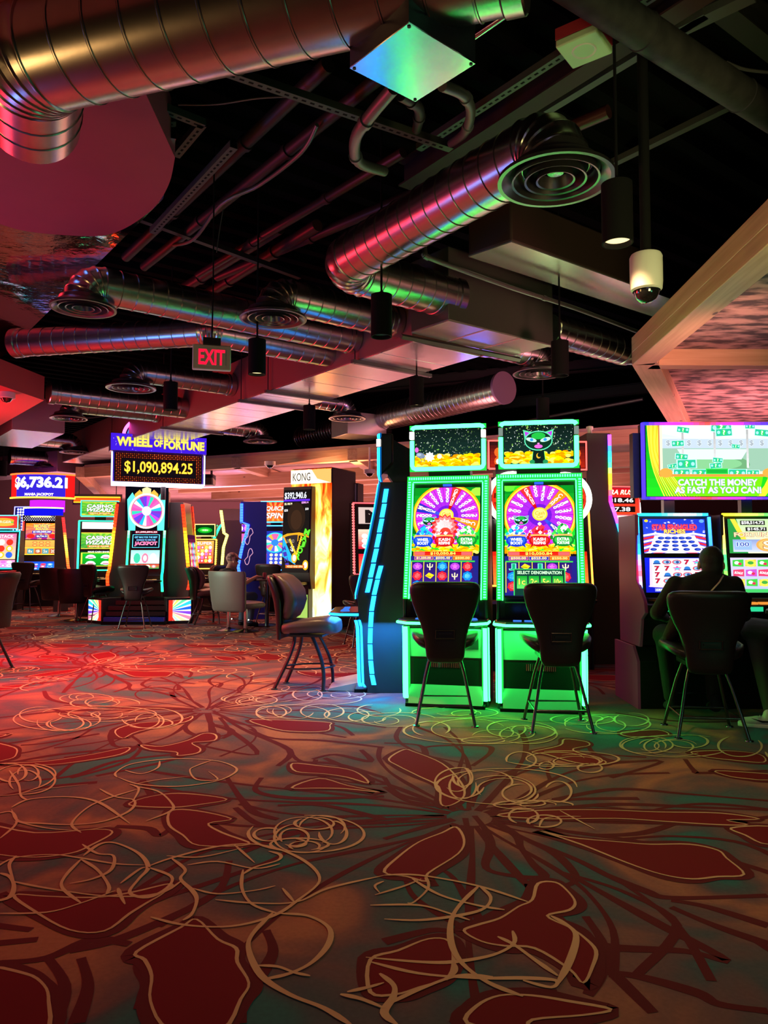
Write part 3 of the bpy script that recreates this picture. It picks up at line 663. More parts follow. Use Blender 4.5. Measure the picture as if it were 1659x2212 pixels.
# rectangular trunk
w = 1.0; tn0 = T0 - DA * .05; tn1 = T0 + DA * 13.5; L = (tn1 - tn0).length
root = thing('rectangular_trunk_duct', 'long square trunk duct with pale quilted underside running away left', 'duct', (tn0.x, tn0.y, 3.6), math.degrees(atan2(DA.y, DA.x)))
# local x along the run, local y to the left of it (towards camera side is +y)
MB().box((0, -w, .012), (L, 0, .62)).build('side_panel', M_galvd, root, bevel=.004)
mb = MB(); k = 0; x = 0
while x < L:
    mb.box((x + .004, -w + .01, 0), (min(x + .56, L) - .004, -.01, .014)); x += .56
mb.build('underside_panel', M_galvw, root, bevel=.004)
for t_ in (.95, 3.0, 3.8, 6.8, 9.6):
    h_ = MB().box((t_, -w - .1, -.045), (t_ + .05, .09, -.004)).build('hanger_strut', M_pipel, root)
    for yy in (-w - .06, .05): MB().tube([(t_ + .025, yy, -.05), (t_ + .025, yy, 1.35)], .007, 6).build('threaded_rod', M_pipe, h_)
# branch box off the trunk
cs = [Z(x, y, 3.58) for x, y in ((969, 693), (1195, 748), (1103, 771), (888, 720))]
root = thing('branch_duct_box', 'big grey duct box with bright patchy underside beside the trunk', 'duct', cs[0])
b0 = cs[0]; mb = MB(); mb.slabpoly([(p.x - b0.x, p.y - b0.y) for p in cs], .012, .72)
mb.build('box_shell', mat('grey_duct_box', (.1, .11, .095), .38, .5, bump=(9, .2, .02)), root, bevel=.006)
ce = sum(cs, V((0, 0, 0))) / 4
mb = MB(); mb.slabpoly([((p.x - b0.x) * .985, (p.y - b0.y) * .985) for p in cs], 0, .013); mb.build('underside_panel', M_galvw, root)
for f in (.33, .66):
    p_, q_ = cs[0] + (cs[1] - cs[0]) * f - b0, cs[3] + (cs[2] - cs[3]) * f - b0; MB().tube([(p_.x, p_.y, 0), (q_.x, q_.y, 0)], .006, 6).build('seam', M_galvw, root)
p_, q_ = cs[3] - b0, cs[2] - b0; MB().tube([(p_.x - .1, p_.y, -.03), (q_.x + .1, q_.y, -.03)], .028, 4).build('hanger_strut', M_pipel, root)
# upper flat oval duct
a = Z(1105, 523, 4.1); b_ = Z(1011, 555, 4.1); wv = (b_ - a); u = DB * 3.3
root = thing('flat_oval_duct', 'flat wide duct with round nose and yellow lit underside', 'duct', a)
na = -DA * 0; rr = wv.length / 2
pts = [V((0, 0, 0)), u]
for k in range(1, 8):
    t_ = -pi / 2 + pi * k / 8; pts.append(u + wv * (.5 + .5 * sin(t_)) + DB * .22 * cos(t_))
pts += [u + wv, wv]
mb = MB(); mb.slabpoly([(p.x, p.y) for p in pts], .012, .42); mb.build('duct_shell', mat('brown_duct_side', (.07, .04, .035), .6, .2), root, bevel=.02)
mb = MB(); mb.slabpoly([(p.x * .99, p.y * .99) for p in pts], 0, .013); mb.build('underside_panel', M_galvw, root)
# plenum boxes
c = Z(775, 945, 3.62); root = thing('plenum_box', 'square plenum box hanging under the perforated duct', 'duct', c, 30)
MB().box((-.42, -.35, 0), (.42, .35, .42)).build('box_shell', M_galvw, root, bevel=.005)
MB().tube([(.3, 0, .2), (.7, .1, .2)], .14, 24).build('spigot', M_galv, root)
c = Z(75, 935, 3.6); root = thing('plenum_box', 'grey plenum box at left beside the red soffit', 'duct', c, 37.4)
MB().box((-.45, -.3, 0), (.45, 2.2, .6)).build('box_shell', mat('grey_plenum', (.4, .37, .42), .5, .5), root, bevel=.005)
MB().box((-.44, -.29, -.012), (.44, 2.19, 0)).build('underside_panel', M_galvw, root)
c = Z(40, 1030, 3.5); root = thing('rectangular_trunk_duct', 'pale far trunk duct behind the curved jackpot sign', 'duct', c, -30)
MB().box((-1.6, -.4, 0), (2.2, .4, .55)).build('duct_shell', M_galvw, root, bevel=.005)

# junction box with conduits
cs = [Z(x, y, 3.6) for x, y in ((883, 50), (1027, 138), (897, 220), (756, 148))]
o = cs[0]; root = thing('junction_box', 'large junction box with shiny blue and green diamond cover plate', 'junction box', o)
mb = MB(); mb.slabpoly([(p.x - o.x, p.y - o.y) for p in cs], .006, .34); mb.build('box_shell', M_dark, root)
mb = MB(); mb.slabpoly([(p.x - o.x, p.y - o.y) for p in cs], 0, .006); mb.build('cover_plate', M_plate, root)
ce = sum(cs, V((0, 0, 0))) / 4
for p in cs: q = p + (ce - p) * .07 - o; MB().lathe([(.001, -.004), (.008, -.004), (.008, 0)], 8, M=Matrix.Translation(q)).build('screw', M_pipe, root)
g = 'conduits around the junction box'
def pipe(name, lab, pts, r, mt=M_pipe, group=None, cat='pipe', sm=6, couplings=True):
    pts = smooth(pts, sm) if len(pts) > 2 else [V(p) for p in pts]; o = pts[0].copy()
    root = thing(name, lab, cat, o, 0, group)
    MB().tube([p - o for p in pts], r, 14).build('tube', mt, root)
    if couplings and (pts[-1] - pts[0]).length > 1:
        for f in (.33, .7):
            i = int(f * (len(pts) - 1)); i = max(0, min(i, len(pts) - 2)); a = pts[i] if len(pts) > 2 else pts[0] + (pts[1] - pts[0]) * f
            d = (pts[i + 1] - pts[i]).normalized(); MB().tube([a - o, a - o + d * .05], r * 1.25, 14).build('coupling', mt, root)
    return root
pipe('electrical_conduit', 'thick conduit curving down left from the junction box', [Z(850, 190, 3.72), Z(800, 250, 3.75), Z(768, 300, 3.8), Z(775, 350, 3.9), Z(830, 370, 4.0)], .034, M_pipel, g, 'conduit')
pipe('electrical_conduit', 'grey conduit looping down right from the junction box', [Z(955, 185, 3.72), Z(1000, 205, 3.8), Z(1017, 240, 3.9), Z(1005, 285, 4.0), Z(975, 310, 4.1)], .028, M_pipel, g, 'conduit')
pipe('electrical_conduit', 'dark conduit curving behind the junction box', [Z(865, 205, 3.75), Z(905, 235, 3.9), Z(900, 280, 4.1)], .03, M_pipe, g, 'conduit')
# pipes on the left, all running away with the grid
pg = 'pipes running away under the left of the deck'
for i, (x0, y0, x1, y1, z, r, mt) in enumerate(((330, 500, 640, 205, 4.5, .05, M_pipe), (375, 525, 760, 215, 4.45, .045, M_pipe), (505, 548, 800, 372, 4.5, .04, M_pipe), (560, 560, 1210, 285, 4.62, .05, M_pipe), (425, 605, 560, 520, 4.6, .06, M_pipe), (480, 615, 640, 515, 4.6, .06, M_pipe))):
    a, b = Z(x0, y0, z), Z(x1, y1, z); a = a + (a - b).normalized() * .8; b = b + (b - a).normalized() * .4
    labs = ('dark pipe nearest the maroon soffit', 'second dark pipe from the maroon soffit', 'reddish pipe passing under the conduit loop', 'long pipe running behind the large striped duct', 'short pipe end seen above the blue duct', 'pipe end beside the middle round diffuser')
    pipe('sprinkler_pipe', labs[i] + ' under the black ceiling', [a, b], r, mat('red_brown_pipe', (.06, .02, .022), .4, .2) if i > 1 else mt, pg)
pipe('flexible_cable', 'grey cable sagging along the left pipes', [Z(375, 530, 4.4), Z(420, 515, 4.3), Z(480, 440, 4.35), Z(560, 400, 4.4), Z(650, 330, 4.35), Z(685, 270, 4.4)], .016, M_pipel, None, 'cable', couplings=False)
pipe('flexible_cable', 'thin tan cable stretched across the left bracing', [Z(385, 226, 4.4), Z(470, 225, 4.4), Z(560, 212, 4.4), Z(650, 208, 4.4)], .006, M_pipel, None, 'cable', couplings=False)
pipe('flexible_cable', 'thin tan wire hanging above the exit sign', [Z(482, 452, 4.4), Z(474, 500, 4.2), Z(468, 545, 4.0)], .004, M_pipel, None, 'cable', couplings=False)
pipe('sprinkler_pipe', 'grey sprinkler pipe running below the flat oval duct to the timber', [Z(918, 512, 4.15), Z(918, 545, 3.95), Z(935, 560, 3.9), Z(1100, 620, 3.9), Z(1240, 665, 3.9), Z(1376, 716, 3.9)], .022, M_pipel, None, sm=8)
pipe('sprinkler_pipe', 'teal lit pipe end near the top of the ceiling', [Z(1005, 92, 4.1), Z(1140, 0, 4.1)], .018, M_chrome, None)
pipe('electrical_conduit', 'thin curved conduit at the upper right edge', [Z(1570, 135, 4.5), Z(1610, 150, 4.5), Z(1680, 158, 4.5)], .01, M_pipel, None, 'conduit', couplings=False)
pipe('sprinkler_pipe', 'long thin rail above the green machines under the dark ceiling', [Z(1000, 935, 4.0), Z(1390, 862, 4.0)], .03, M_pipel, None)
# steel bracing
bg = 'steel channels bracing the black ceiling'
def strut(lab, x0, y0, x1, y1, z, w=.06, h=.05, mt=None, name='steel_channel', holes=True, ext=0):
    a, b = Z(x0, y0, z), Z(x1, y1, z); d = (b - a); d.normalize(); a = a - d * ext; b = b + d * ext; L = (b - a).length
    root = thing(name, lab, 'beam', a, math.degrees(atan2(d.y, d.x)), bg)
    mb = MB().box((0, -w / 2, 0), (L, w / 2, .004)).box((0, -w / 2, .004), (L, -w / 2 + .004, h)).box((0, w / 2 - .004, .004), (L, w / 2, h))
    mb.build('channel', mt or mat('channel_steel', (.09, .1, .095), .55, .5), root)
    if holes:
        mb = MB(); x = .05
        while x < L - .05: mb.box((x, -.008, -.001), (x + .03, .008, .0)); x += .06
        mb.build('slots', M_matte, root)
    return root
strut('slotted channel crossing left below the huge duct', 480, 158, 900, 300, 4.3, ext=.3)
strut('short slotted channel reaching from the maroon soffit', 350, 240, 440, 275, 4.35)
strut('slotted channel slanting beside the maroon soffit edge', 380, 340, 437, 272, 4.35)
strut('slotted channel alongside the first dark pipe', 330, 505, 505, 320, 4.3)
strut('slotted channel running to the strobe alarm', 1020, 250, 1235, 110, 4.55, ext=.6)
strut('green lit channel behind the big diffuser', 1180, 245, 1370, 130, 4.6, holes=False, ext=.5)
strut('channel crossing behind the camera pole', 1350, 345, 1545, 250, 4.7, holes=False, ext=.3)
strut('channel at the upper right beyond the dark round duct', 1460, 75, 1550, 32, 4.6, w=.1, holes=False, ext=.2)
strut('dark cross channel above the blue spiral duct', 310, 480, 640, 600, 4.4, holes=False, mt=M_pipe, ext=.05)
for i, (x0, y0, x1, y1, z, lab) in enumerate(((1050, 295, 1480, 20, 4.5, 'red brown joist passing over the big diffuser'), (1560, 30, 1700, 140, 4.7, 'joist edge at the top right corner'), (170, 905, 1400, 790, 4.7, 'far dark joist above the perforated duct'), (1120, 880, 1400, 850, 4.4, 'far dark joist above the green machines'))):
    a, b = Z(x0, y0, z), Z(x1, y1, z); d = (b - a).normalized(); a -= d; b += d; L = (b - a).length
    root = thing('roof_joist', lab, 'beam', a, math.degrees(atan2(d.y, d.x)), 'roof joists')
    mb = MB().box((0, -.07, 0), (L, .07, .015)).box((0, -.008, .015), (L, .008, .2)).box((0, -.07, .2), (L, .07, .215))
    mb.build('joist', mat('joist_paint', (.035, .018, .018) if i == 0 else (.008, .008, .008), .7), root)

# lamps, cameras, signs under the ceiling
def lamp(px, py, lit, lab, z=3.12, h=.34, power=0, r=.085):
    p = Z(px, py, z); root = thing('cylinder_pendant_light', lab, 'light', p, 0, 'black cylinder pendant lights')
    MB().lathe([(r * .88, .03), (r * .9, .0), (r, .0), (r, h), (r * .2, h), (r * .2, h + .03)], 32).build('lamp_housing', M_matte, root)
    MB().tube([(0, 0, h), (0, 0, 5.0 - z)], .009, 8).build('stem', M_matte, root)
    M = glow('glow_lamp_warm', 1.6) if lit else M_dark
    MB().lathe([(.001, .028), (r * .86, .028), (r * .86, .045), (.001, .045)], 24, col=(1, .72, .33)).build('lens', M, root)
    if power: spot('lamp_beam', (p.x, p.y, z - .01), (p.x, p.y, 0), (1, .6, .26), power, 115, .9)
lamp(1334, 526, True, 'large lit cylinder pendant beside the white dome camera', power=72)
lamp(824, 728, False, 'unlit cylinder pendant in front of the trunk duct')
lamp(555, 809, True, 'lit cylinder pendant right of the exit sign', power=260)
lamp(368, 886, True, 'lit cylinder pendant above the spinning wheel sign', power=220)
lamp(668, 928, True, 'lit cylinder pendant left of the plenum box', power=30)
lamp(900, 877, True, 'lit cylinder pendant in front of the perforated duct', power=30)
lamp(1210, 812, False, 'unlit cylinder pendant beside the right diffuser')
lamp(1173, 915, False, 'distant unlit cylinder pendant above the right green machine')
lamp(6, 1028, True, 'lit cylinder pendant at the far left edge')
p = Z(1397, 655, 2.84)
root = thing('dome_camera', 'white pole mounted dome camera beside the timber beam', 'security camera', p)
MB().lathe([(.078, .07), (.088, .08), (.092, .12), (.092, .27), (.085, .285), (.03, .29)], 32).build('camera_housing', M_white, root)
MB().lathe([(.001, 0), (.03, .005), (.055, .025), (.07, .055), (.075, .085)], 32).build('dome', M_dome, root)
MB().tube([(0, 0, .28), (0, 0, 2.1)], .03, 16).build('pole', M_matte, root)
for i, (px, py, z, lab) in enumerate(((583, 1012, 3.2, 'small dome camera under the far canopy left of the fire column'), (798, 1030, 3.0, 'small dome camera under the canopy left of the blue lit machine'), (14, 870, 3.6, 'dome camera on the bright red soffit'))):
    p = Z(px, py, z - .14); root = thing('dome_camera', lab, 'security camera', p, 0, 'small dome cameras')
    MB().lathe([(.001, .0), (.05, .015), (.08, .06)], 20).build('dome', M_dome, root); MB().lathe([(.08, .06), (.11, .065), (.11, .14), (.001, .14)], 24).build('camera_housing', M_white, root)
    if z == 3.0: MB().tube([(0, 0, .14), (0, 0, .58)], .02, 10).build('pole', M_white, root)
p = Z(444, 1037, 3.0); root = thing('loudspeaker', 'black loudspeaker hanging below the far canopy beam', 'speaker', p)
MB().box((-.2, -.15, -.12), (.2, .15, .12)).build('cabinet', M_dark, root, bevel=.02); MB().box((-.17, -.156, -.1), (.17, -.15, .1)).build('grille', M_matte, root); MB().box((-.16, -.05, .12), (-.12, 0, .3)).box((.12, -.05, .12), (.16, 0, .52)).box((-.16, -.05, .28), (-.12, 0, .52)).build('bracket', M_dark, root)
# exit sign
p = P(457, 800, 6.0); root = thing('exit_sign', 'white hanging sign with red EXIT letters', 'sign', p, 14)
MB().box((-.15, -.025, 0), (.15, .025, .2)).build('sign_body', M_white, root, bevel=.008)
a = Art(.21, .13, bg='#c8b8bc'); a.text('EXIT', 50, 50, 98, 96, '#ff1030', bold=.045, k=1.4)
a.put('lettering', root, (.035, -.026), (.165, -.026), off=.002, mats=[M_white, glow('glow_exit_letters', 1.2)])
MB().box((-.07, -.03, .2), (.07, .03, .26)).build('canopy_box', M_dark, root, bevel=.005)
MB().tube([(0, 0, .26), (.005, 0, .7), (0, 0, 1.9)], .006, 8).build('cord', M_matte, root)
# strobe alarm
p = Z(1262, 110, 4.45); root = thing('strobe_alarm', 'square fire alarm strobe under the dark round duct', 'fire alarm', p, -37)
MB().box((-.13, -.13, 0), (.13, .13, .05)).build('alarm_body', mat('pale_green_plastic', (.5, .75, .45), .5), root, bevel=.01)
MB().lathe([(.06, 0), (.07, -.006), (.075, 0)], 24).build('ring', M_white, root); MB().box((-.13, -.13, .05), (.13, .13, .12)).build('back_box', mat('alarm_red', (.35, .03, .05), .5), root)

# ---------------------------------------------------------------- gaming machines
def yat(prof, z):
    for (a, ya), (b, yb) in zip(prof, prof[1:]):
        if a <= z <= b: return ya + (yb - ya) * (z - a) / (b - a)
    return prof[-1][1] if z > prof[-1][0] else prof[0][1]
def sub(prof, z0, z1):
    return [(z0, yat(prof, z0))] + [p for p in prof if z0 < p[0] < z1] + [(z1, yat(prof, z1))]
def strip(mb, prof, z0, z1, x, w, col, out=.012, n=14, gap=0, m=0):
    """lit band following the curve of the cabinet's front; col is a colour or a function of 0..1"""
    for i in range(n):
        a = z0 + (z1 - z0) * (i + gap / 2) / n; b = z0 + (z1 - z0) * (i + 1 - gap / 2) / n
        c = col(i / max(n - 1, 1)) if callable(col) else col
        ya, yb = yat(prof, a), yat(prof, b)
        mb.prism([(ya + .004, a), (yb + .004, b), (yb - out, b), (ya - out, a)], x - w / 2, x + w / 2, m, c)
def side_strip(mb, prof, z0, z1, x, s, w, col, n=20, gap=0):
    """lit band lying on the cabinet's side along its front edge"""
    for i in range(n):
        a = z0 + (z1 - z0) * (i + gap / 2) / n; b = z0 + (z1 - z0) * (i + 1 - gap / 2) / n
        c = col(i / max(n - 1, 1)) if callable(col) else col; ya, yb = yat(prof, a), yat(prof, b)
        mb.prism([(ya - .012, a), (yb - .012, b), (yb + w, b), (ya + w, a)], x, x + s * .012, 0, c)
def ramp(cols):
    cs = [hx(c) for c in cols]
    def f(t):
        t = t * (len(cs) - 1); i = min(int(t), len(cs) - 2); u = t - i
        return tuple(cs[i][j] * (1 - u) + cs[i + 1][j] * u for j in range(3))
    return f
GRN = (.02, 1.0, .09); CYN = (.004, .14, .5)
RAIN = ramp(['#c040ff', '#3040ff', '#20e0e0', '#40ff60', '#ffe020', '#ff8020', '#ff2060', '#ff30e0', '#3060ff'])
FIRE = ramp(['#ff2010', '#ff5010', '#ffd020', '#ff3010', '#ff2010'])
PROF = [(0, .04), (.05, .04), (.07, 0), (.66, -.02), (.76, -.05), (.98, -.06), (1.15, -.02), (1.5, .06), (1.85, .13), (2.1, .17)]
def cabinet(root, prof, W, D, body=None, cheek=None, cw=.025, inset=.012):
    top = prof[-1][0]
    p = [(y + inset, z) for z, y in prof] + [(D, top), (D, prof[0][0])]
    MB().prism(p, -W / 2 + cw, W / 2 - cw).build('body', body or M_black, root, bevel=.004)
    q = [(y, z) for z, y in prof] + [(D, top), (D, prof[0][0])]
    for s in (-1, 1):
        MB().prism(q, s * (W / 2 - cw), s * W / 2).build('side_panel', cheek or M_dark, root, bevel=.004)
def deck(root, z, W, D=.34, y0=-.04, rim=None, btn=None, th=.05, k=None):
    m = MB(); ps = [(-W / 2, y0), (-W / 2, y0 - D * .62), (-W / 2 + .1, y0 - D), (W / 2 - .1, y0 - D), (W / 2, y0 - D * .62), (W / 2, y0)]
    m.slabpoly(ps, z - th, z); d = m.build('button_deck', M_black, root, bevel=.01)
    if rim: MB().tube([(x * 1.006, y - .006, z - th * .5) for x, y in ps], .012, 8, col=rim).build('rim_light', G_ledg, d)
    if btn:
        m = MB()
        for i in range(5): m.box((-W * .3 + i * W * .12, y0 - D * .62, z), (-W * .3 + i * W * .12 + W * .09, y0 - D * .42, z + .008), 0, btn)
        m.lathe([(.001, .016), (.04, .014), (.05, .0)], 18, 0, btn, Matrix.Translation((W * .33, y0 - D * .5, z)))
        m.build('buttons', G_dim, d)
    return d
def put_screen(root, prof, z0, z1, w, fn, x=0, off=.014, bezel=.02, name='screen', mats=None, uv=(0, 0, 100, 100), bg='#101018'):
    y0, y1 = yat(prof, z0), yat(prof, z1); L = sqrt((z1 - z0) ** 2 + (y1 - y0) ** 2)
    a = Art(w, L, *uv, bg=bg); fn(a); return a.put(name, root, (z0, y0), (z1, y1), off, x, mats)

# --- artwork
def art_wheel_game(a, v):
    cx, cy, rr = 585, 1320, 415
    a.rect(140, 910, 1020, 1820, '#0a8a20', '#20e030')
    for i in range(26): a.ell(random.uniform(140, 1020), random.uniform(910, 1780), 90, 60, random.choice(['#30d020', '#60ff30', '#a0ff40', '#0b6a1a']), 10)
    a.ell(cx, cy, rr + 48, rr + 48, '#ffb000', 48); a.ell(cx, cy, rr + 30, rr + 30, '#fff04a', 48); a.ell(cx, cy, rr + 8, rr + 8, '#d01040', 48)
    n = 20; rot0 = 0 if v == 0 else .157
    lab = {0: ['3000', 'GRAND', '2500', '4000', '6000', '2500', 'CASH', '8000', '300', '200', '250', '500', '300', '900', '250', '2000', 'MINOR', '3000', '4000', '5000'],
           1: ['1200', '500', 'CASH', '1000', '2400', '8000', '600', 'MINI', '900', '300', '700', '200', '100', '800', '250', '900', '100', '600', 'GRAND', '500', '800'][:20]}[v]
    a.d += a.step
    for i in range(n):
        a0 = rot0 + (i - .5) * 2 * pi / n; a1 = a0 + 2 * pi / n; t = lab[i]
        c1, c2 = ('#c832e8', '#6a18c8') if t[0].isdigit() else {'GRAND': ('#ff3030', '#c01010'), 'CASH': ('#ff8a10', '#ffb030')}.get(t, ('#2030b8', '#3850e8'))
        a.wedge(cx, cy, 250, rr, a0, a1, c1); cm = tuple((p_ + q_) / 2 for p_, q_ in zip(hx(c1), hx(c2))); a.wedge(cx, cy, 150, 250, a0, a1, cm); a.wedge(cx, cy, 60, 150, a0, a1, c2)
    a.d += a.step
    for i in range(n):
        a0 = rot0 + (i - .5) * 2 * pi / n; a.wedge(cx, cy, 60, rr, a0 - .006, a0 + .008, '#5a1090', m=1)
    for i in range(n):
        th = rot0 + i * 2 * pi / n; r_ = rr - 45
        for ch in lab[i]:
            sz = 64 * (r_ / rr) ** .5; a.text(ch, cx + r_ * sin(th), cy - r_ * cos(th), sz * (.5 if ch in '1I' else .78), sz, '#fffdf0', '#702088' if lab[i][0].isdigit() else '#a02010', .05, .05, rot=th); r_ -= sz * .92
            if r_ < 110: break
    a.ell(cx, cy, 96, 92, '#ffd020', 24); a.ell(cx, cy, 80, 76, '#fff27a', 24)
    a.text('Cash', cx, cy - 14, 120, 50, '#c08a10', None, bold=.02, shear=.2); a.text('Cat', cx, cy + 36, 80, 40, '#c08a10', None, shear=.2)
    cat(a, 360 if v == 0 else 350, 1400, 1.0)
    a.coins(140, 1740, 1020, 1850, 90, 34)
    if v == 0:
        a.star(570, 1500, 190, '#e02020', 16, .82); a.star(570, 1490, 160, '#ff9a9a', 14, .8); a.star(565, 1490, 120, '#ffffff', 12, .75); a.ell(580, 1560, 70, 60, '#f04030')
    for px_, c, g, l1, l2 in ((290, ('#1438c0', '#2a60ff'), '#20b8f0', 'WHEEL', 'BOOST'), (575, ('#c01018', '#ff3030'), '#f03048', 'KASH', 'RESPINS'), (865, ('#10802a', '#30c040'), '#40d850', 'EXTRA', 'FORTUNE')):
        for i in range(34):
            u = random.gauss(0, 60); u = max(-120, min(120, u)); q = random.uniform(0, 1) * (1 - abs(u) / 135)
            a.star(px_ + u, 1610 - 150 * q * (.2 if v == 0 and l1 == 'KASH' else 1), 26, random.choice([g, '#ffffff', c[1], g, c[0]]), 4, .8, keep=False)
        a.ell(px_, 1690, 132, 82, c[0], 26); a.ell(px_, 1680, 108, 62, c[1], 22)
        a.rect(px_ - 112, 1606, px_ + 112, 1634, '#ffb060'); a.ell(px_, 1640, 112, 14, c[0]); a.ell(px_ - 140, 1650, 18, 30, c[0], 12); a.ell(px_ + 140, 1650, 18, 30, c[0], 12)
        for sx in (-1, 1): a.poly([(px_ + sx * 60, 1745), (px_ + sx * 120, 1790), (px_ + sx * 100, 1740)], c[0])
        a.text(l1, px_, 1672, 150, 42, '#ffffff', c[0], .06, .05); a.text(l2, px_, 1722, 150, 40, '#ffffff', c[0], .06, .05)
    a.rect(175, 1836, 950, 1902, '#ffb020'); a.rect(185, 1842, 940, 1896, '#d01010', '#ff3018')
    for x0 in (190, 800): a.rect(x0, 1846, x0 + 135, 1890, '#f06060')
    a.text('$10,050.84', 562, 1869, 330, 44, '#ffe860', '#902000', .06, .05)
    a.rect(120, 1902, 1020, 2420, '#20207a')
    for i, (c, t) in enumerate((('#9030a0', '$1,250.00' if v == 0 else '$500.00'), ('#1828c0', '$500.40' if v == 0 else '$525.00'), ('#e06010', '$500.00' if v == 0 else '$250.00'))):
        x0 = 195 + i * 252; a.rect(x0 - 4, 1906, x0 + 236, 1956, '#ffc040'); a.rect(x0, 1910, x0 + 232, 1952, c); a.text(t, x0 + 116, 1931, 190, 32, '#fff080', None, bold=.05)
    a.rect(150, 1966, 975, 1984, '#38d040')
    for i in range(5):
        x0 = 160 + i * 162; a.rect(x0, 1984, x0 + 152, 2380, '#28186a', '#3a1a80'); a.line([(x0 - 5, 1984), (x0 - 5, 2380)], 10, '#e0d020')
    syms = [0, 1, 2, 3, 4, 5, 2, 1, 4, 0, 3, 5, 1, 2, 0, 4, 5, 3, 1, 2]; 
    for i in range(5):
        for j in range(3):
            s_ = syms[(i * 3 + j + v * 5) % 20]; X, Y = 236 + i * 162, 2046 + j * 128
            if s_ == 0: a.ell(X, Y, 62, 50, '#b040d0', 12); a.star(X, Y, 40, '#ff80ff', 5)
            elif s_ == 1: a.star(X, Y, 66, '#e02030', 7, .85, False); a.star(X, Y, 40, '#ff7070', 6, .8)
            elif s_ == 2: a.star(X, Y, 66, '#1080e0', 7, .85, False); a.star(X, Y, 40, '#60c8ff', 6, .8)
            elif s_ == 3: a.line([(X, Y - 40), (X, Y + 45)], 14, '#fff0b0'); a.line([(X - 34, Y - 25), (X - 30, Y + 5), (X, Y + 15), (X + 30, Y + 5), (X + 34, Y - 25)], 12, '#fff0b0')
            elif s_ == 4: a.poly([(X - 60, Y), (X - 10, Y - 45), (X + 60, Y - 10), (X + 10, Y + 40)], '#e8d020'); a.line([(X - 40, Y), (X + 20, Y + 10)], 8, '#907000')
            else: a.text('J' if i % 2 == 0 else 'A', X, Y, 70, 84, '#10a070', '#80ffd0', .07, .06)
    if v == 1:
        a.rect(250, 2070, 880, 2420, '#38d060'); a.rect(262, 2082, 868, 2420, '#103a30')
        a.text('SELECT DENOMINATION', 565, 2120, 540, 44, '#c0f0c0', None, bold=.05)
        for i, t in enumerate(('1c', '2c', '5c', '10c')): a.rect(290 + i * 145, 2165, 415 + i * 145, 2330, '#18a030', '#60e060'); a.text(t, 352 + i * 145, 2240, 80, 80, '#e8ff60', '#406000')
def cat(a, x, y, s):
    for sx in (-1, 1): a.poly([(x + sx * 95 * s, y - 62 * s), (x + sx * 20 * s, y - 40 * s), (x + sx * 85 * s, y + 5 * s)], '#50e090'); a.poly([(x + sx * 86 * s, y - 52 * s), (x + sx * 36 * s, y - 36 * s), (x + sx * 78 * s, y - 8 * s)], '#b040d8')
    a.ell(x, y + 8 * s, 88 * s, 62 * s, '#60f0b0', 22); a.ell(x, y + 8 * s, 82 * s, 56 * s, '#0c3020', 22); a.ell(x, y - 22 * s, 44 * s, 22 * s, '#20b040', 16)
    for sx in (-1, 1): a.ell(x + sx * 44 * s, y + 2 * s, 34 * s, 13 * s, '#b8f8d0', 14, rot=-sx * .25); a.ell(x + sx * 42 * s, y + 2 * s, 11 * s, 10 * s, '#3090e0', 10)
    a.ell(x, y + 26 * s, 8 * s, 5 * s, '#ff90e0', 8); a.ell(x, y + 44 * s, 26 * s, 12 * s, '#ff60d0', 14)
def art_topper(a, v):
    a.rect(0, 0, 860, 490, '#0c1a16', '#16302a')
    rn = random.Random(5 + v)
    for i in range(190):
        x, y = rn.uniform(5, 855), rn.uniform(5, 360); r_ = rn.uniform(4, 9)
        if i % 6 == 0: a.star(x, y, r_ * 2.4, rn.choice(['#a0f060', '#c8ff70', '#e8ffe0']), 4, .25)
        else: a.ell(x, y, r_ * .8, r_ * .8, rn.choice(['#f0fff0', '#c8f0a0', '#90d070', '#ffffff']), 6, True, m=1)
    a.coins(0, 345, 860, 500, 150, 42)
    if v == 0:
        a.star(200, 365, 70, '#ffffff', 9, .7); a.star(330, 362, 36, '#fffff0', 9, .7)
        a.ell(80, 345, 62, 36, '#7888a0', 14, rot=.3); a.ell(60, 335, 30, 18, '#a0b0c8', 10); a.ell(28, 272, 26, 34, '#e060c8', 14)
        a.line([(130, 352), (180, 335), (250, 372)], 5, '#8898a8', sm=4); a.line([(60, 370), (96, 400), (86, 430)], 7, '#506070'); a.line([(110, 365), (130, 395), (128, 425)], 7, '#506070')
    else:
        a.poly([(345, 500), (360, 330), (500, 330), (520, 500)], '#0c2018'); a.line([(345, 500), (362, 340)], 6, '#40d070'); a.line([(520, 500), (500, 340)], 6, '#40d070')
        cat(a, 430, 190, 2.0); a.ell(430, 395, 28, 34, '#f0b030', 16); a.ell(440, 386, 24, 28, '#0c2018', 16)
        a.ell(350, 470, 34, 28, '#208a50', 12); a.ell(515, 470, 34, 28, '#208a50', 12)
def art_topper_frame(): pass
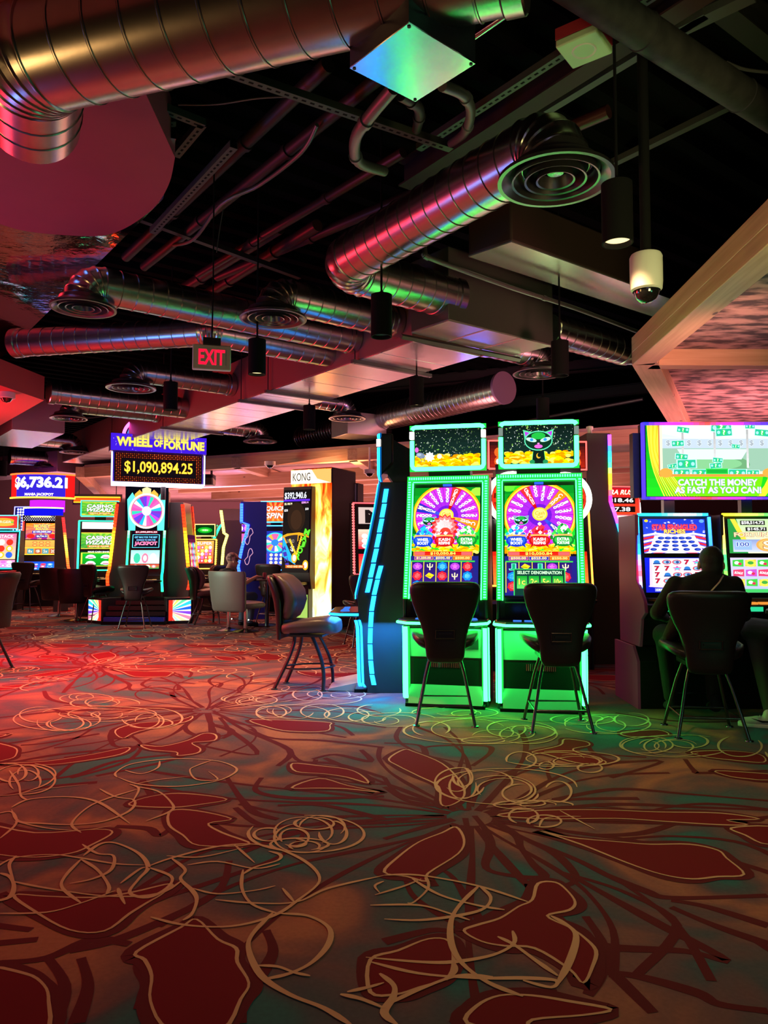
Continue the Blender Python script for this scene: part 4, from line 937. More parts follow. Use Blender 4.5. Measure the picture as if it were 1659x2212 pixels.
def green_machine(label, pos, rz, v, led=GRN, side=False, art=True, grp='lit curved machines in the centre bank'):
    root = thing('slot_machine', label, 'slot machine', pos, rz, grp)
    W = .77; cabinet(root, PROF, W, .48, M_black, mat('side_shell', (.02, .03, .035), .4))
    # lower front: grey door, black grille recess, plinth
    MB().prism([(-.012, .44), (-.034, .7), (.03, .7), (.03, .44)], -.33, .33).build('belly_door', mat('grey_door', (.33, .34, .34), .42), root, bevel=.006)
    MB().prism([(-.006, .09), (-.01, .42), (.03, .42), (.03, .09)], -.3, .3).build('lower_panel', M_matte, root)
    MB().prism([(-.085, .03), (.03, .03), (.03, .1), (-.008, .19)], -.335, .335).build('kick_plate', mat('grey_kick', (.3, .31, .31), .45), root)
    MB().box((-.36, -.09, 0), (.36, .06, .03)).build('plinth', M_matte, root)
    gr = MB()
    for i in range(16): gr.box((-.13 + i * .0165, -.016, .35), (-.13 + i * .0165 + .007, -.008, .41))
    gr.build('speaker_grille', M_chrome, root)
    MB().box((.12, -.028, .52), (.3, -.02, .66)).build('bill_door', M_dark, root, bevel=.003)
    # lights
    dk = tuple(c * .055 for c in led)  # dim bands paint the coloured halo around each lit core
    for s in (-1, 1):
        m = MB(); strip(m, PROF, .06, .72, s * .358, .056, dk, .022); strip(m, PROF, .065, .715, s * .362, .034, led, .055); side_strip(m, PROF, .06, .72, s * .385, s, .01, led); m.build('base_light', G_ledg, root)
    m = MB(); bd = MB(); dk = tuple(c * .055 for c in led)
    for s in (-1, 1):
        strip(m, PROF, .97, 2.08, s * .36, .05, dk, .014, 24); strip(bd, PROF, .98, 2.07, s * .362, .024, tuple(c * .8 for c in led), .02, 46, .45)
        strip(m, PROF, .97, 2.05, s * .33, .008, led, .02, 24)
    y_ = yat(PROF, 2.09); m.box((-.385, y_ - .012, 2.07), (.385, y_, 2.115), 0, dk); m.box((-.33, y_ - .022, 2.055), (.33, y_ - .01, 2.063), 0, led)
    for i in range(34): bd.box((-.37 + i * .0222, y_ - .018, 2.082), (-.37 + i * .0222 + .012, y_ - .01, 2.104), 0, led)
    m.build('screen_surround_light', G_ledg, root); bd.build('bead_lights', G_ledg, root)
    deck(root, .8, .8, .3, -.04, led, (.06, .25, 1))
    MB().prism([(-.05, .82), (-.09, .95), (-.05, .98), (-.02, .82)], -.31, .31).build('player_panel', M_black, root)
    put_screen(root, PROF, 1.0, 2.0, .62, (lambda a: art_wheel_game(a, v)) if art else (lambda a: None), uv=(140, 910, 1020, 2420))
    MB().box((-.04, .13, 2.015), (.04, .16, 2.035), 0, (.03, .1, 1)).build('status_light', G_scr, root)
    # topper
    MB().prism([(.34, 2.05), (.47, 2.05), (.47, 2.46), (.36, 2.52), (.24, 2.6), (.24, 2.2)], -.2, .2).build('topper_bracket', M_dark, root)
    t = MB(); t.prism([(.165, 2.16), (.165, 2.6), (.3, 2.6), (.3, 2.3)], -.355, .355); tp = t.build('topper', M_black, root, bevel=.02)
    a = Art(.62, .36, 0, 0, 860, 490)
    if art: art_topper(a, v)
    a.put('topper_screen', tp, (2.205, .165), (2.565, .165), .01)
    r = MB(); x, z0, z1, c = .34, 2.185, 2.585, .035
    def rail(pts, w=.02): r.tube([(p[0], .155, p[1]) for p in pts], w, 10, 0, led)
    rail([(-x, z1 - .075), (-x, z1 - .02)] if 0 else [(-x + .0, z1), (x, z1)]); r.v, r.f, r.m, r.c = [], [], [], []
    rail([(-x, z1 - .025), (-x + c * .3, z1 - .008), (-x + c, z1), (x - c, z1), (x - c * .3, z1 - .008), (x, z1 - .025)])
    rail([(-x, z1 - .13), (-x, z0 + c), (-x + c * .3, z0 + c * .3), (-x + c, z0), (x - c, z0), (x - c * .3, z0 + c * .3), (x, z0 + c), (x, z1 - .13)])
    for a_, b_ in (((-x - .024, z0 - .024), (x + .024, z0 + .024)), ((-x - .024, z1 - .024), (x + .024, z1 + .018))): r.box((a_[0], .164, a_[1]), (b_[0], .18, b_[1]), 0, dk)  # dim backing paints the halo around the rails
    for s in (-1, 1): r.box((s * x - .024, .164, z0), (s * x + .024, .18, z1 - .125), 0, dk)
    r.build('topper_light', G_ledg, tp)
    for s in (-1, 1): MB().box((s * x - .02, .13, z1 - .115), (s * x + .02, .17, z1 - .045), 0, (1, 1, .9) if v == 0 else (.25, .32, .28)).build('candle_light', G_led if v == 0 else G_dim, tp)
    if side:
        for s in (-1, 1):
            m = MB(); X = s * .389
            def seg(y0, z0, y1, z1, w):
                m.add([(X, y0, z0), (X, y0 + w, z0), (X, y1 + w, z1), (X, y1, z1), (X + s * .008, y0, z0), (X + s * .008, y0 + w, z0), (X + s * .008, y1 + w, z1), (X + s * .008, y1, z1)],
                      [(0, 1, 2, 3), (4, 5, 6, 7), (0, 1, 5, 4), (1, 2, 6, 5), (2, 3, 7, 6), (3, 0, 4, 7)], 0, led)
            zz = [2.03 - .15 * i for i in range(7)]; 
            for i, z in enumerate(zz): seg(yat(PROF, z - .135) + .05 + i * .004, z - .135, yat(PROF, z) + .05 + i * .004, z, .045)
            pts = [(.155, 1.26), (.12, 1.12), (.085, .96), (.06, .8), (.05, .64), (.045, .48), (.052, .32), (.065, .18), (.085, .07)]
            for (y0, z0), (y1, z1) in zip(pts, pts[1:]): seg(y1, z1 + .012, y0, z0, .045)
            m.build('side_light', G_ledg, root)
            m = MB(); m.tube([(s * .39, y - .02, z) for z, y in sub(PROF, .93, 2.08)], .006, 6, 0, led)
            m.build('edge_light', G_ledg, root)
        MB().prism([(.0, 0.0), (-.36, 0.01), (-.34, .03), (.0, .1)], -.3, .3).build('foot_rest', mat('aluminium_tread', (.5, .48, .45), .4, .6), root)
    return root
def Fp(px, Y): return V(((px - 829.5) / FPX * Y, Y, 0))
g1 = green_machine('left green neon machine with a white mouse and coins on its topper', Fp(962, 6.98), -13, 0)
g2 = green_machine('right green neon machine with a neon cat face on its topper', Fp(1166, 6.76), -10, 1)
bl = green_machine('machine seen from the side with cyan light segments', (-.20, 8.0, 0), -91, 0, CYN, True, False)

# --- generic machines
def frame_light(root, prof, z0, z1, w, col, t=.02, name='frame_light', out=.016, seg=10):
    m = MB()
    for s in (-1, 1): strip(m, prof, z0, z1, s * w / 2, t, col, out, seg)
    c0 = col(0) if callable(col) else col; c1 = col(1) if callable(col) else col
    for z, c in ((z1, c1), (z0, c0)):
        y = yat(prof, z); m.box((-w / 2 - t / 2, y - out, z - t / 2), (w / 2 + t / 2, y + .004, z + t / 2), 0, c)
    return m.build(name, G_led, root)
def base_pro(top, lean=.14): return [(0, .0), (.62, .0), (.72, -.03), (.92, -.04), (1.05, 0), (top, lean)]
def slot(label, pos, rz, top, W, screens, led=None, dk=True, topper=None, D=.5, prof=None, body=None, cheek=None, cat_='slot machine', grp=None, edge=None, base=None):
    root = thing('slot_machine', label, cat_, pos, rz, grp); prof = prof or base_pro(top)
    cabinet(root, prof, W, D, body, cheek)
    for i, (z0, z1, w, fn) in enumerate(screens): put_screen(root, prof, z0, z1, w, fn, name='screen')
    if led: frame_light(root, prof, 1.0, top - .02, W - .02, led)
    if edge:
        for s in (-1, 1):
            m = MB(); g_ = edge[4] if len(edge) > 4 else 0
            strip(m, prof, edge[0], edge[1], s * (W / 2 - .012), .03, edge[2], .014, 26, g_); side_strip(m, prof, edge[0], edge[1], s * W / 2, s, edge[3] if len(edge) > 3 else .02, edge[2], 26, g_)
            m.build('edge_light', G_led, root)
    if dk: deck(root, .84, W, .22, -.04, None, (.6, .3, .1))
    if topper:
        z0, z1, w, fn, col = topper
        tp = MB().box((-w / 2 - .03, prof[-1][1] - .02, z0 - .03), (w / 2 + .03, prof[-1][1] + .16, z1 + .03)).build('topper', M_black, root, bevel=.008)
        MB().box((-.12, prof[-1][1] + .16, top - .5), (.12, prof[-1][1] + .24, z1 - .05)).build('topper_bracket', M_dark, root)
        y = prof[-1][1] - .02; a = Art(w, z1 - z0); fn(a); a.put('topper_screen', tp, (z0, y), (z1, y), .012)
        if col:
            m = MB(); x = w / 2 + .018
            m.tube([(-x, y - .012, z0 - .02), (x, y - .012, z0 - .02), (x, y - .012, z1 + .02), (-x, y - .012, z1 + .02), (-x, y - .012, z0 - .02)], .013, 8, 0, col(0) if callable(col) else col)
            m.build('topper_light', G_led, tp)
    return root
def reels(bg, bg2, syms, nc=5, nr=3, title=None, tc='#ffffff', to='#000000', y0=22):
    def f(a):
        a.rect(0, 0, 100, 100, bg, bg2)
        if title: a.text(title, 50, y0 * .5, 80, y0 * .55, tc, to, .06)
        for i in range(nc):
            for j in range(nr):
                x = 8 + 84 * (i + .5) / nc; y = y0 + (96 - y0) * (j + .5) / nr; c = syms[(i * 7 + j * 3) % len(syms)]
                a.ell(x, y, 36 / nc, 38 / nr, c, 10); a.ell(x, y, 20 / nc, 22 / nr, '#ffffff' if (i + j) % 2 else syms[(i + j) % len(syms)], 8)
    return f
# right hand pair under the big sign
R_PROF = [(0, .0), (.6, .0), (.86, -.1), (.95, -.1), (1.0, 0), (1.74, .1)]
def art_stars(a):
    a.rect(0, 0, 100, 100, '#2038c8', '#3050e0')
    for i in range(34): a.star(random.uniform(2, 98), random.uniform(2, 60), 2.6, '#ffffff', 5)
    for i in range(9):
        a.poly([(0, 46 + i * 9), (20, 40 + i * 8), (50, 46 + i * 6), (50, 52 + i * 6), (20, 46 + i * 8), (0, 52 + i * 9)], '#e82838' if i % 2 else '#ffe8f0')
        a.poly([(100, 46 + i * 9), (80, 40 + i * 8), (50, 46 + i * 6), (50, 52 + i * 6), (80, 46 + i * 8), (100, 52 + i * 9)], '#e82838' if i % 2 else '#ffe8f0')
    a.poly([(18, 48), (82, 48), (96, 98), (6, 98)], '#f0e0f8'); a.poly([(22, 50), (78, 50), (90, 96), (12, 96)], '#f8eeff')
    for j in range(4):
        for i in range(5):
            x = 50 + (i - 2) * (11 + j * 2.2); y = 56 + j * 11; a.ell(x, y, 5.5, 4.2, '#1830a0', 12); a.ell(x + 1, y - .6, 3, 2, '#3a58d0', 8)
    a.text('STAR SPANGLED', 50, 25, 72, 17, '#ff4860', '#a00828', .08, .06); a.text('RICHES', 50, 37, 34, 12, '#ffe060', '#a04000', .07, .05)
    a.ell(5, 6, 3, 4, '#ffd020'); a.ell(94, 7, 4, 5, '#60a0ff')
def art_scroll(a):
    a.rect(0, 0, 100, 100, '#1420d8', '#1018b8'); a.poly([(8, 2), (94, 2), (96, 84), (6, 84)], '#f8c8e0'); a.poly([(12, 2), (90, 2), (91, 78), (11, 78)], '#ffe8f6')
    a.ell(50, 82, 46, 4.5, '#ffd0d8'); a.rect(14, 88, 44, 97, '#8890d0'); a.text('CREDIT 40', 29, 92.5, 26, 5, '#ffffff', None)
    for j in range(4):
        for i in range(5):
            x, y = 19 + i * 16, 13 + j * 18; k = (i + j * 2) % 5 if i else (0 if j == 0 else 3)
            if k == 0: a.ell(x, y, 5, 6, '#3078c8', 12); a.rect(x - 6, y + 2, x + 6, y + 6, '#204890')
            elif k in (1, 2): a.ell(x, y, 7.5, 7, '#d83848', 14); a.ell(x, y, 5.6, 5, '#80b8e0', 12); a.ell(x + 1, y, 2.6, 4, '#304888', 8)
            elif k == 3: a.text('7', x, y, 7, 13, '#c01838', '#501020', .06)
            else: a.star(x, y, 8, '#e040a0', 5, .5, False); a.ell(x, y + 1, 4, 3, '#50c8d0', 10)
def art_money_top(a):
    a.rect(0, 0, 100, 100, '#b8d8a0', '#e8f0c0'); a.poly([(0, 0), (14, 0), (30, 100), (0, 100)], '#2a9040'); a.poly([(4, 0), (12, 0), (34, 80), (28, 90)], '#e8d040')
    a.rect(20, 5, 60, 18, '#30302a'); a.text('$58,514.72', 40, 11.5, 36, 10, '#ffffff', None, bold=.04); a.rect(28, 24, 62, 36, '#30302a'); a.text('$145.71', 45, 30, 28, 9, '#ffffff', None, bold=.04)
    a.rect(66, 5, 98, 18, '#30302a'); a.text('$0,251.00', 82, 11.5, 28, 9, '#fff', None) if 0 else None
    a.text('FORTUNE', 40, 46, 62, 13, '#f8e0a0', '#a03060', .07, .05)
    a.rect(6, 60, 98, 96, '#8898c8', '#c0c8e0'); a.rect(8, 64, 36, 90, '#90b0f0'); a.text('100', 22, 74, 20, 12, '#2040a0', '#ffffff', .05); a.ell(62, 76, 19, 19, '#e8a050', 22); a.ell(62, 76, 15, 15, '#f0b868', 22); a.text('S', 62, 76, 15, 24, '#ffe8c0', '#a06030', .05)
def art_money_low(a):
    a.rect(0, 0, 100, 100, '#c8c0e8', '#b0b8d8')
    for i in range(5):
        for j in range(3):
            x, y = 12 + i * 20, 16 + j * 28; k = (i * 2 + j) % 4; a.poly([(x - 8.5, y - 9), (x + 9, y - 11), (x + 8.5, y + 10), (x - 9, y + 9)], ('#40c040', '#e84068', '#f0c040', '#c050c0')[k])
            if k == 2: a.ell(x, y, 9, 11, '#f8e050', 14); a.ell(x, y - 1, 5, 5, '#40a040')
            elif k == 1: a.text('BONUS', x, y, 13, 7, '#ffffff', None, bold=.04, rot=.2)
            else: a.ell(x - 2, y - 1, 4, 5, '#f8e8e0', 10); a.ell(x + 3, y + 2, 3, 4, '#d03050', 8)
    a.rect(0, 90, 100, 100, '#40c060')
# shared stand with overhead sign and the two machines on it
rg = 'upright machines under the big money sign'
root = thing('machine_stand', 'low dark plinth cabinet with purple side under the right machines', 'stand', (3.05, 6.85, 0))
MB().prism([(0, 0), (0, .42), (.12, .54), (.66, .54), (.66, 0)], -.76, .9).build('plinth_box', M_matte, root, bevel=.006)
MB().prism([(.0, .0), (.0, .42), (.12, .545), (.66, .545), (.66, 0)], -.785, -.76).build('side_panel', M_purple, root)
MB().tube([(-.5, -.02, .18), (-.5, -.1, .16), (.5, -.1, .16), (.5, -.02, .18)], .012, 8).build('foot_rail', M_steel, root)
def rmachine(lab, x, led_l, led_r, led_top, f1, f2):
    prof = [(0.545, .12), (.8, .02), (.86, -.12), (.93, -.12), (.98, .06), (1.74, .14)]
    r = thing('slot_machine', lab, 'slot machine', (x, 6.85, 0), 0, rg); W = .72
    q = [(y, z) for z, y in prof] + [(.6, 1.74), (.6, .545)]
    MB().prism([(a + .01, b) for a, b in q], -W / 2 + .03, W / 2 - .03).build('body', M_black, r, bevel=.004)
    for s in (-1, 1):
        MB().prism([(.04, .545), (-.02, .8), (-.12, .86), (-.1, .96), (.0, 1.06), (.1, 1.14), (.1, 1.74), (.6, 1.74), (.6, .545)] if s < 0 else q, s * (W / 2 - .03), s * W / 2).build('side_panel', M_purple if s < 0 and x < 3 else M_dark, r, bevel=.004)
    put_screen(r, prof, 1.385, 1.7, .57, f1); put_screen(r, prof, 1.03, 1.345, .57, f2)
    m = MB(); strip(m, prof, 1.03, 1.72, -W / 2 + .03, .022, led_l, .02); strip(m, prof, 1.03, 1.72, W / 2 - .03, .022, led_r, .02)
    for i in range(12): m.box((-W / 2 + .04 + i * .0533, .12, 1.73), (-W / 2 + .0935 + i * .0533, .16, 1.755), 0, led_top(i / 11) if callable(led_top) else led_top)
    m.build('frame_light', G_led, r)
    m = MB()
    for i in range(4): m.box((-.25 + i * .135, -.105 - .02, .935), (-.14 + i * .135, -.06, .955), 0, (1, .35, .05))
    m.build('buttons', G_dim, r); MB().box((-.3, -.05, .96), (.3, .06, .985)).build('player_panel', M_dark, r)
    MB().box((-.25, -.13, .875), (-.1, -.122, .915), 0, (.03, .8, .35)).build('ticket_light', G_dim, r)
    return r
rmachine('machine with stars and stripes screens behind the seated player', 2.66, ramp(['#20a0ff', '#ff4040', '#2090ff', '#2050ff', '#20c0ff']), ramp(['#2040ff', '#3080ff']), ramp(['#20a0ff', '#20c8ff', '#a0e0ff', '#2090ff']), art_stars, art_scroll)
rmachine('machine with pastel money screens cut by the right frame edge', 3.44, ramp(['#ffd020', '#40ff40', '#30ff60', '#ffc040', '#ffd060']), ramp(['#ffd020', '#40ff40']), ramp(['#ffe020', '#a0f040', '#30e040', '#30ff60']), art_money_top, art_money_low)
def art_catch(a):
    a.rect(0, 0, 316, 166, '#109020', '#20d020')
    for i in range(14):
        c = ('#f8e040', '#e0c020', '#ffd840')[i % 3]; x = i * 3.2
        a.line([(4 + x, 0), (8 + x * .7, 60), (18 + x * 1.2, 110), (40 + x * 1.9, 166)], 2.6, c, sm=3)
    for s in (0, 1):
        if s: a.line([(316 - 10, 0), (316 - 20, 60), (316 - 36, 130), (316 - 60, 166)], 16, '#f0d030', sm=3)
    a.rect(28, 0, 288, 118, '#c87840'); a.rect(31, 0, 285, 114, '#ffe8c0'); a.rect(37, 0, 279, 108, '#c8e8d8', '#e8f8f0')
    a.poly([(37, 20), (90, 30), (230, 30), (279, 20), (279, 0), (37, 0)], '#e8fff8'); a.ell(150, 12, 70, 22, '#ffffff', 24)
    a.rect(37, 32, 279, 54, '#b8c8d8'); a.rect(37, 54, 279, 108, '#90b8a0'); a.ell(150, 92, 84, 24, '#68a070', 30); a.ell(150, 90, 66, 15, '#80c088', 30); a.poly([(70, 56), (230, 56), (215, 80), (85, 80)], '#d0e8f0')
    for i in range(10): a.text('$', 50 + i * 23.5, 42, 9, 14, '#9098a0', '#d8e4ec', .05)
    for x in (80, 152, 226): a.rect(x, 10, x + 5, 100, '#a8a8a8', '#d8d8d8')
    rn = random.Random(2)
    for x, y, w, r_ in ((84, 11, 30, .15), (170, 6, 50, .1), (176, 17, 40, -.05), (262, 18, 36, .1), (235, 3, 24, 0), (71, 43, 30, -.05), (79, 74, 30, .1), (90, 91, 46, -.03), (58, 96, 22, -.2), (160, 82, 24, .1), (155, 95, 28, -.1), (201, 50, 20, .1), (78, 112, 40, 0), (120, 113, 42, 0), (203, 113, 44, 0), (238, 112, 30, 0)):
        h = w * .46; cr, sr = cos(r_), sin(r_)
        def Rr(k): return [(x + (u * cr - v_ * sr) * k, y + (u * sr + v_ * cr) * k) for u, v_ in ((-w / 2, -h / 2), (w / 2, -h / 2), (w / 2, h / 2), (-w / 2, h / 2))]
        a.poly(Rr(1), '#c0ffe8'); a.poly(Rr(.88), '#28b890'); a.ell(x, y, w * .14, h * .4, '#30c860', 12); a.text('?', x, y, w * .14, h * .6, '#e8fff0', None, bold=.05); a.ell(x - w * .3, y, w * .09, h * .22, '#a0f0e0', 10); a.ell(x + w * .3, y, w * .09, h * .22, '#a0f0e0', 10)
    a.rect(132, 102, 182, 115, '#30d850'); a.rect(134, 104, 180, 113, '#18a838')
    a.rect(28, 115, 288, 121, '#e09040'); a.ell(42, 112, 15, 11, '#e0a040', 14); a.ell(274, 112, 15, 11, '#e0a040', 14)
    a.poly([(60, 121), (260, 121), (250, 166), (90, 166)], '#70e010')
    a.text('CATCH THE MONEY', 158, 134, 178, 15, '#ffffff', '#507890', .06, .05); a.text('AS FAST AS YOU CAN!', 158, 152, 194, 15, '#ffffff', '#507890', .06, .05)
p = P(1548, 1078, 7.0); root = thing('overhead_sign', 'large lit sign with flying green banknotes and purple edge', 'sign', (p.x, 7.0, 0))
sw, sh = 1.345, .71; z0 = p.z
MB().box((-sw / 2, .0, z0), (sw / 2, .14, z0 + sh)).build('sign_case', M_black, root, bevel=.01)
a = Art(sw - .05, sh - .05, 0, 0, 316, 166); art_catch(a); a.put('screen', root, (z0 + .025, 0), (z0 + sh - .025, 0), .006)
m = MB(); n = 26; rf = ramp(['#2020ff', '#8020ff', '#ff2080', '#ff3010', '#ff2090', '#6020ff', '#3020ff', '#3020ff'])
for i in range(n):
    x0 = -sw / 2 + sw * i / n; x1 = x0 + sw / n
    m.box((x0, -.02, z0 + sh - .022), (x1, .02, z0 + sh + .002), 0, rf(i / (n - 1))); m.box((x0, -.02, z0 - .002), (x1, .02, z0 + .018), 0, rf(i / (n - 1)))
for s in (-1, 1): m.box((s * sw / 2 - .012, -.02, z0), (s * sw / 2 + .012, .02, z0 + sh), 0, hx('#3020ff'))
m.build('edge_light', G_led, root)
for x in (-.42, .3): MB().box((x - .05, .05, 1.2), (x + .05, .12, z0 + .02)).build('support_post', M_black, root)
MB().box((-sw / 2 - .06, .1, z0 + .02), (-sw / 2, .2, z0 + sh - .08)).build('side_bracket', M_dark, root)

# rainbow edged column machine seen from the side, and the red game behind it
rp = [(0, -.06), (.6, -.1), (.95, -.22), (1.05, -.24), (1.5, -.16), (1.95, -.03), (2.0, 0), (2.9, .0)]
rroot = slot('tall dark machine seen from the side with a rainbow edge light', V((2.85, 9.9, 0)), 92, 2.9, .7, [(1.1, 1.9, .56, reels('#301060', '#a02080', ['#ff40a0', '#40c0ff', '#ffe040']))], dk=False, prof=rp, D=.3, cheek=mat('grey_shell', (.07, .06, .065), .5), edge=(1.05, 2.88, lambda t: RAIN((1 - t) * 1.8 % 1), .03))
MB().lathe([(.03, 0), (.03, .1), (.045, .1), (.045, .14), (.02, .15)], 14, M=Matrix.Translation((0, .15, 2.9))).build('candle', M_white, rroot)
def art_rush(a):
    a.rect(0, 0, 100, 100, '#c01020', '#e84020'); a.text('EXTRA RUSH', 50, 16, 92, 18, '#ffffff', '#ff8020', .06, shear=.2)
    a.rect(8, 36, 92, 60, '#180808'); a.text('3,818.46', 50, 48, 76, 18, '#ffffff', None, bold=.04); a.rect(8, 70, 92, 92, '#180808'); a.text('857.38', 50, 81, 60, 16, '#ffffff', None, bold=.04)
slot('red machine with slanted jackpot topper behind the rainbow column', Fp(1342, 12.0), 8, 2.2, .78, [(1.86, 1.98, .62, lambda a: a.rect(0, 0, 100, 100, '#ffffff')), (1.02, 1.84, .62, reels('#ff9060', '#f8d080', ['#e03030', '#ffe060', '#4080e0', '#ffffff'], 4, 5, 'EXTRA RUSH', '#ffffff', '#d03030'))], ramp(['#ff3060', '#40ff60', '#ff40a0', '#ffffff']), topper=(2.0, 2.42, .7, art_rush, (1, .05, .05)))

# red ring machines standing back to back behind the green pair
def ring_machine(lab, pos, rz=0):
    r = slot(lab, pos, rz, 1.95, .62, [(1.0, 1.4, .5, reels('#d02010', '#ff8030', ['#ffe060', '#ffffff', '#ff4040'], 3, 3))], (1, .25, .03), grp='red ring topped machines', topper=(2.42, 2.72, .52, reels('#301010', '#a02010', ['#ff6020', '#ffd080', '#ffffff'], 4, 2), (1, .06, .05)))
    m = MB(); n = 40; c = (0, .05, 2.04)
    m.tube([(c[0] + .29 * cos(2 * pi * i / n), c[1], c[2] + .29 * sin(2 * pi * i / n)) for i in range(n + 1)], .035, 10, 0, (1, .93, .8)); m.build('ring_light', G_led, r)
    a = Art(.5, .5); a.ell(50, 50, 50, 50, '#e83018', 30)
    for i in range(12): a.wedge(50, 50, 10, 46, i * pi / 6, i * pi / 6 + .3, '#601008')
    w = a.put('wheel', r, (1.79, .05), (2.29, .05), .0)
    MB().box((-.2, .08, 1.9), (.2, .3, 2.45)).build('neck', M_dark, r); return r
ring_machine('red machine with white ring seen in the gap between the green pair', Fp(1110, 9.0))
ring_machine('red machine with white ring behind the right green one', Fp(1224, 9.1))
slot('red arched machine with a dotted edge beyond the cyan one', Fp(812, 13.6), 12, 2.3, .8, [(1.9, 2.2, .6, lambda a: (a.rect(0, 0, 100, 100, '#c8b0a8'), a.text('M', 50, 55, 60, 80, '#181010', None, bold=.06))), (1.45, 1.8, .62, reels('#f8c8b0', '#e03040', ['#ffffff', '#f0c040', '#a0c0e0'], 4, 3)), (1.02, 1.36, .62, reels('#e02030', '#f07040', ['#ffffff', '#ffd040'], 4, 2))], (1, .05, .06), edge=(1.0, 2.28, (1, .1, .08), .03, .5))

# tall fire tower
pos = Fp(672, 14.0)
H = 2.95; root = thing('slot_machine', 'tall tower with glowing fire panel and a huge dark vertical screen', 'slot machine', pos, -27)
H = 2.95
MB().box((-.45, .0, 0), (.45, .9, H)).build('tower_body', mat('tower_side', (.045, .035, .04), .5), root, bevel=.03)
def fire_mat():
    m = bpy.data.materials.new('fire_picture_panel'); m.use_nodes = True; nt = m.node_tree; nt.nodes.clear(); L = nt.links.new
    tc = nt.nodes.new('ShaderNodeTexCoord'); mp = nt.nodes.new('ShaderNodeMapping'); mp.inputs['Scale'].default_value = (2.6, 1, .95)
    n = nt.nodes.new('ShaderNodeTexNoise'); n.inputs['Scale'].default_value = 1.7; n.inputs['Detail'].default_value = 3; n.inputs['Distortion'].default_value = 1.6
    sp = nt.nodes.new('ShaderNodeSeparateXYZ'); a = nt.nodes.new('ShaderNodeMath'); a.operation = 'MULTIPLY_ADD'; a.inputs[1].default_value = -.42; a.inputs[2].default_value = .5
    b = nt.nodes.new('ShaderNodeMath'); b.operation = 'ADD'; r = nt.nodes.new('ShaderNodeValToRGB'); e = r.color_ramp.elements
    e[0].position = .5; e[0].color = (1, .02, .0, 1); e[1].position = 1.0; e[1].color = (1, .95, .6, 1)
    for p, c in ((.6, (1, .1, .01)), (.7, (1, .3, .03)), (.8, (1, .65, .12)), (.88, (1, .85, .3))): q = e.new(p); q.color = (*c, 1)
    em = nt.nodes.new('ShaderNodeEmission'); em.inputs[1].default_value = 2.2; o = nt.nodes.new('ShaderNodeOutputMaterial')
    L(tc.outputs['Object'], mp.inputs[0]); L(mp.outputs[0], n.inputs[0]); L(tc.outputs['Generated'], sp.inputs[0]); L(sp.outputs[2], a.inputs[0])
    L(a.outputs[0], b.inputs[0]); L(n.outputs[0], b.inputs[1]); L(b.outputs[0], r.inputs[0]); L(r.outputs[0], em.inputs[0]); L(em.outputs[0], o.inputs[0]); return m
MB().box((-.44, -.014, .08), (.44, 0, H - .02)).build('fire_panel', fire_mat(), root)
a = Art(.88, .26, 0, 0, 100, 30); a.rect(0, 0, 100, 30, '#fff0d8'); a.poly([(52, 0), (100, 0), (100, 30), (66, 20)], '#ffb060'); a.text('KONG', 27, 15, 44, 17, '#201818', None, bold=.0); a.put('name_plate', root, (H - .29, -.016), (H - .03, -.016), .003)
def art_tower(a):
    a.rect(0, 0, 100, 330, '#14100f', '#201a18'); a.ell(50, 110, 34, 60, '#2a1c14', 24); a.ell(50, 120, 22, 40, '#382418', 20); a.rect(0, 38, 100, 46, '#7030ff', '#4020c0')
    a.text('$392,940.6', 45, 24, 84, 30, '#f0f8ff', '#304060', .04, .03); a.text('$5,108.79', 18, 56, 30, 10, '#fff0c0', None); a.text('$208.14', 82, 52, 26, 9, '#ffb0ff', None); a.text('$25', 10, 82, 14, 10, '#ffffff', None); a.text('$10', 90, 78, 12, 10, '#ffffff', None)
    a.wedge(52, 300, 95, 130, -1.0, .45, '#f0a020', keep=False); a.wedge(52, 300, 0, 120, -1.0, -.42, '#28a8e8', keep=False); a.wedge(52, 300, 0, 120, -.38, .05, '#302828', keep=False); a.wedge(52, 300, 0, 118, .08, .5, '#20180f', keep=False)
    a.text('GRAND', 30, 205, 30, 14, '#807870', None, bold=.04); a.text('$', 38, 235, 16, 24, '#d0d0d0', None)
    for i, ch in enumerate('MAJOR'): a.text(ch, 92 - i * 8, 170 + i * 24, 20, 24, '#60f030', '#206010', .07, .05, rot=.25)
    for i, ch in enumerate('MINI'): a.text(ch, 6 + i * 5, 235 + i * 22, 14, 18, '#4030a0', None, bold=.05, rot=-.3)
    for i in range(9): a.ell(28 + i * 3, 200 + i * 7, 3.5, 5, '#f0c030', 8, rot=.4, m=1); a.ell(72 - i * 2, 190 + i * 8, 3.5, 5, '#f0c030', 8, rot=-.4, m=1)
    for x, y in ((47, 272), (90, 300)): a.ell(x, y, 11, 20, '#f0b020', 16); a.ell(x, y, 7, 13, '#e8e8e0', 14)
    a.rect(14, 300, 86, 312, '#d06018'); a.text('HOLD AND SPIN', 50, 306, 60, 8, '#ffe0a0', None, bold=.04)
sc = MB(); sc.prism([(-.14, .72), (-.2, .98), (-.14, 2.6), (.02, 2.6), (.02, .72)], -.52, .1); s_ = sc.build('screen_case', M_dark, root, bevel=.01)
a = Art(.57, 1.52, 0, 0, 100, 330); art_tower(a); a.put('screen', s_, (1.02, -.2), (2.54, -.145), .012, -.21)
MB().box((-.5, -.42, .8), (.05, -.1, .86)).build('button_deck', M_black, root, bevel=.01); MB().prism([(-.14, .0), (-.16, .8), (.02, .8), (.02, 0)], -.45, .05).build('lower_cabinet', M_dark, root)
MB().box((-.2, -.17, .2), (.03, -.155, .62), 0, (.5, .8, .15)).build('side_art', G_dim, root)
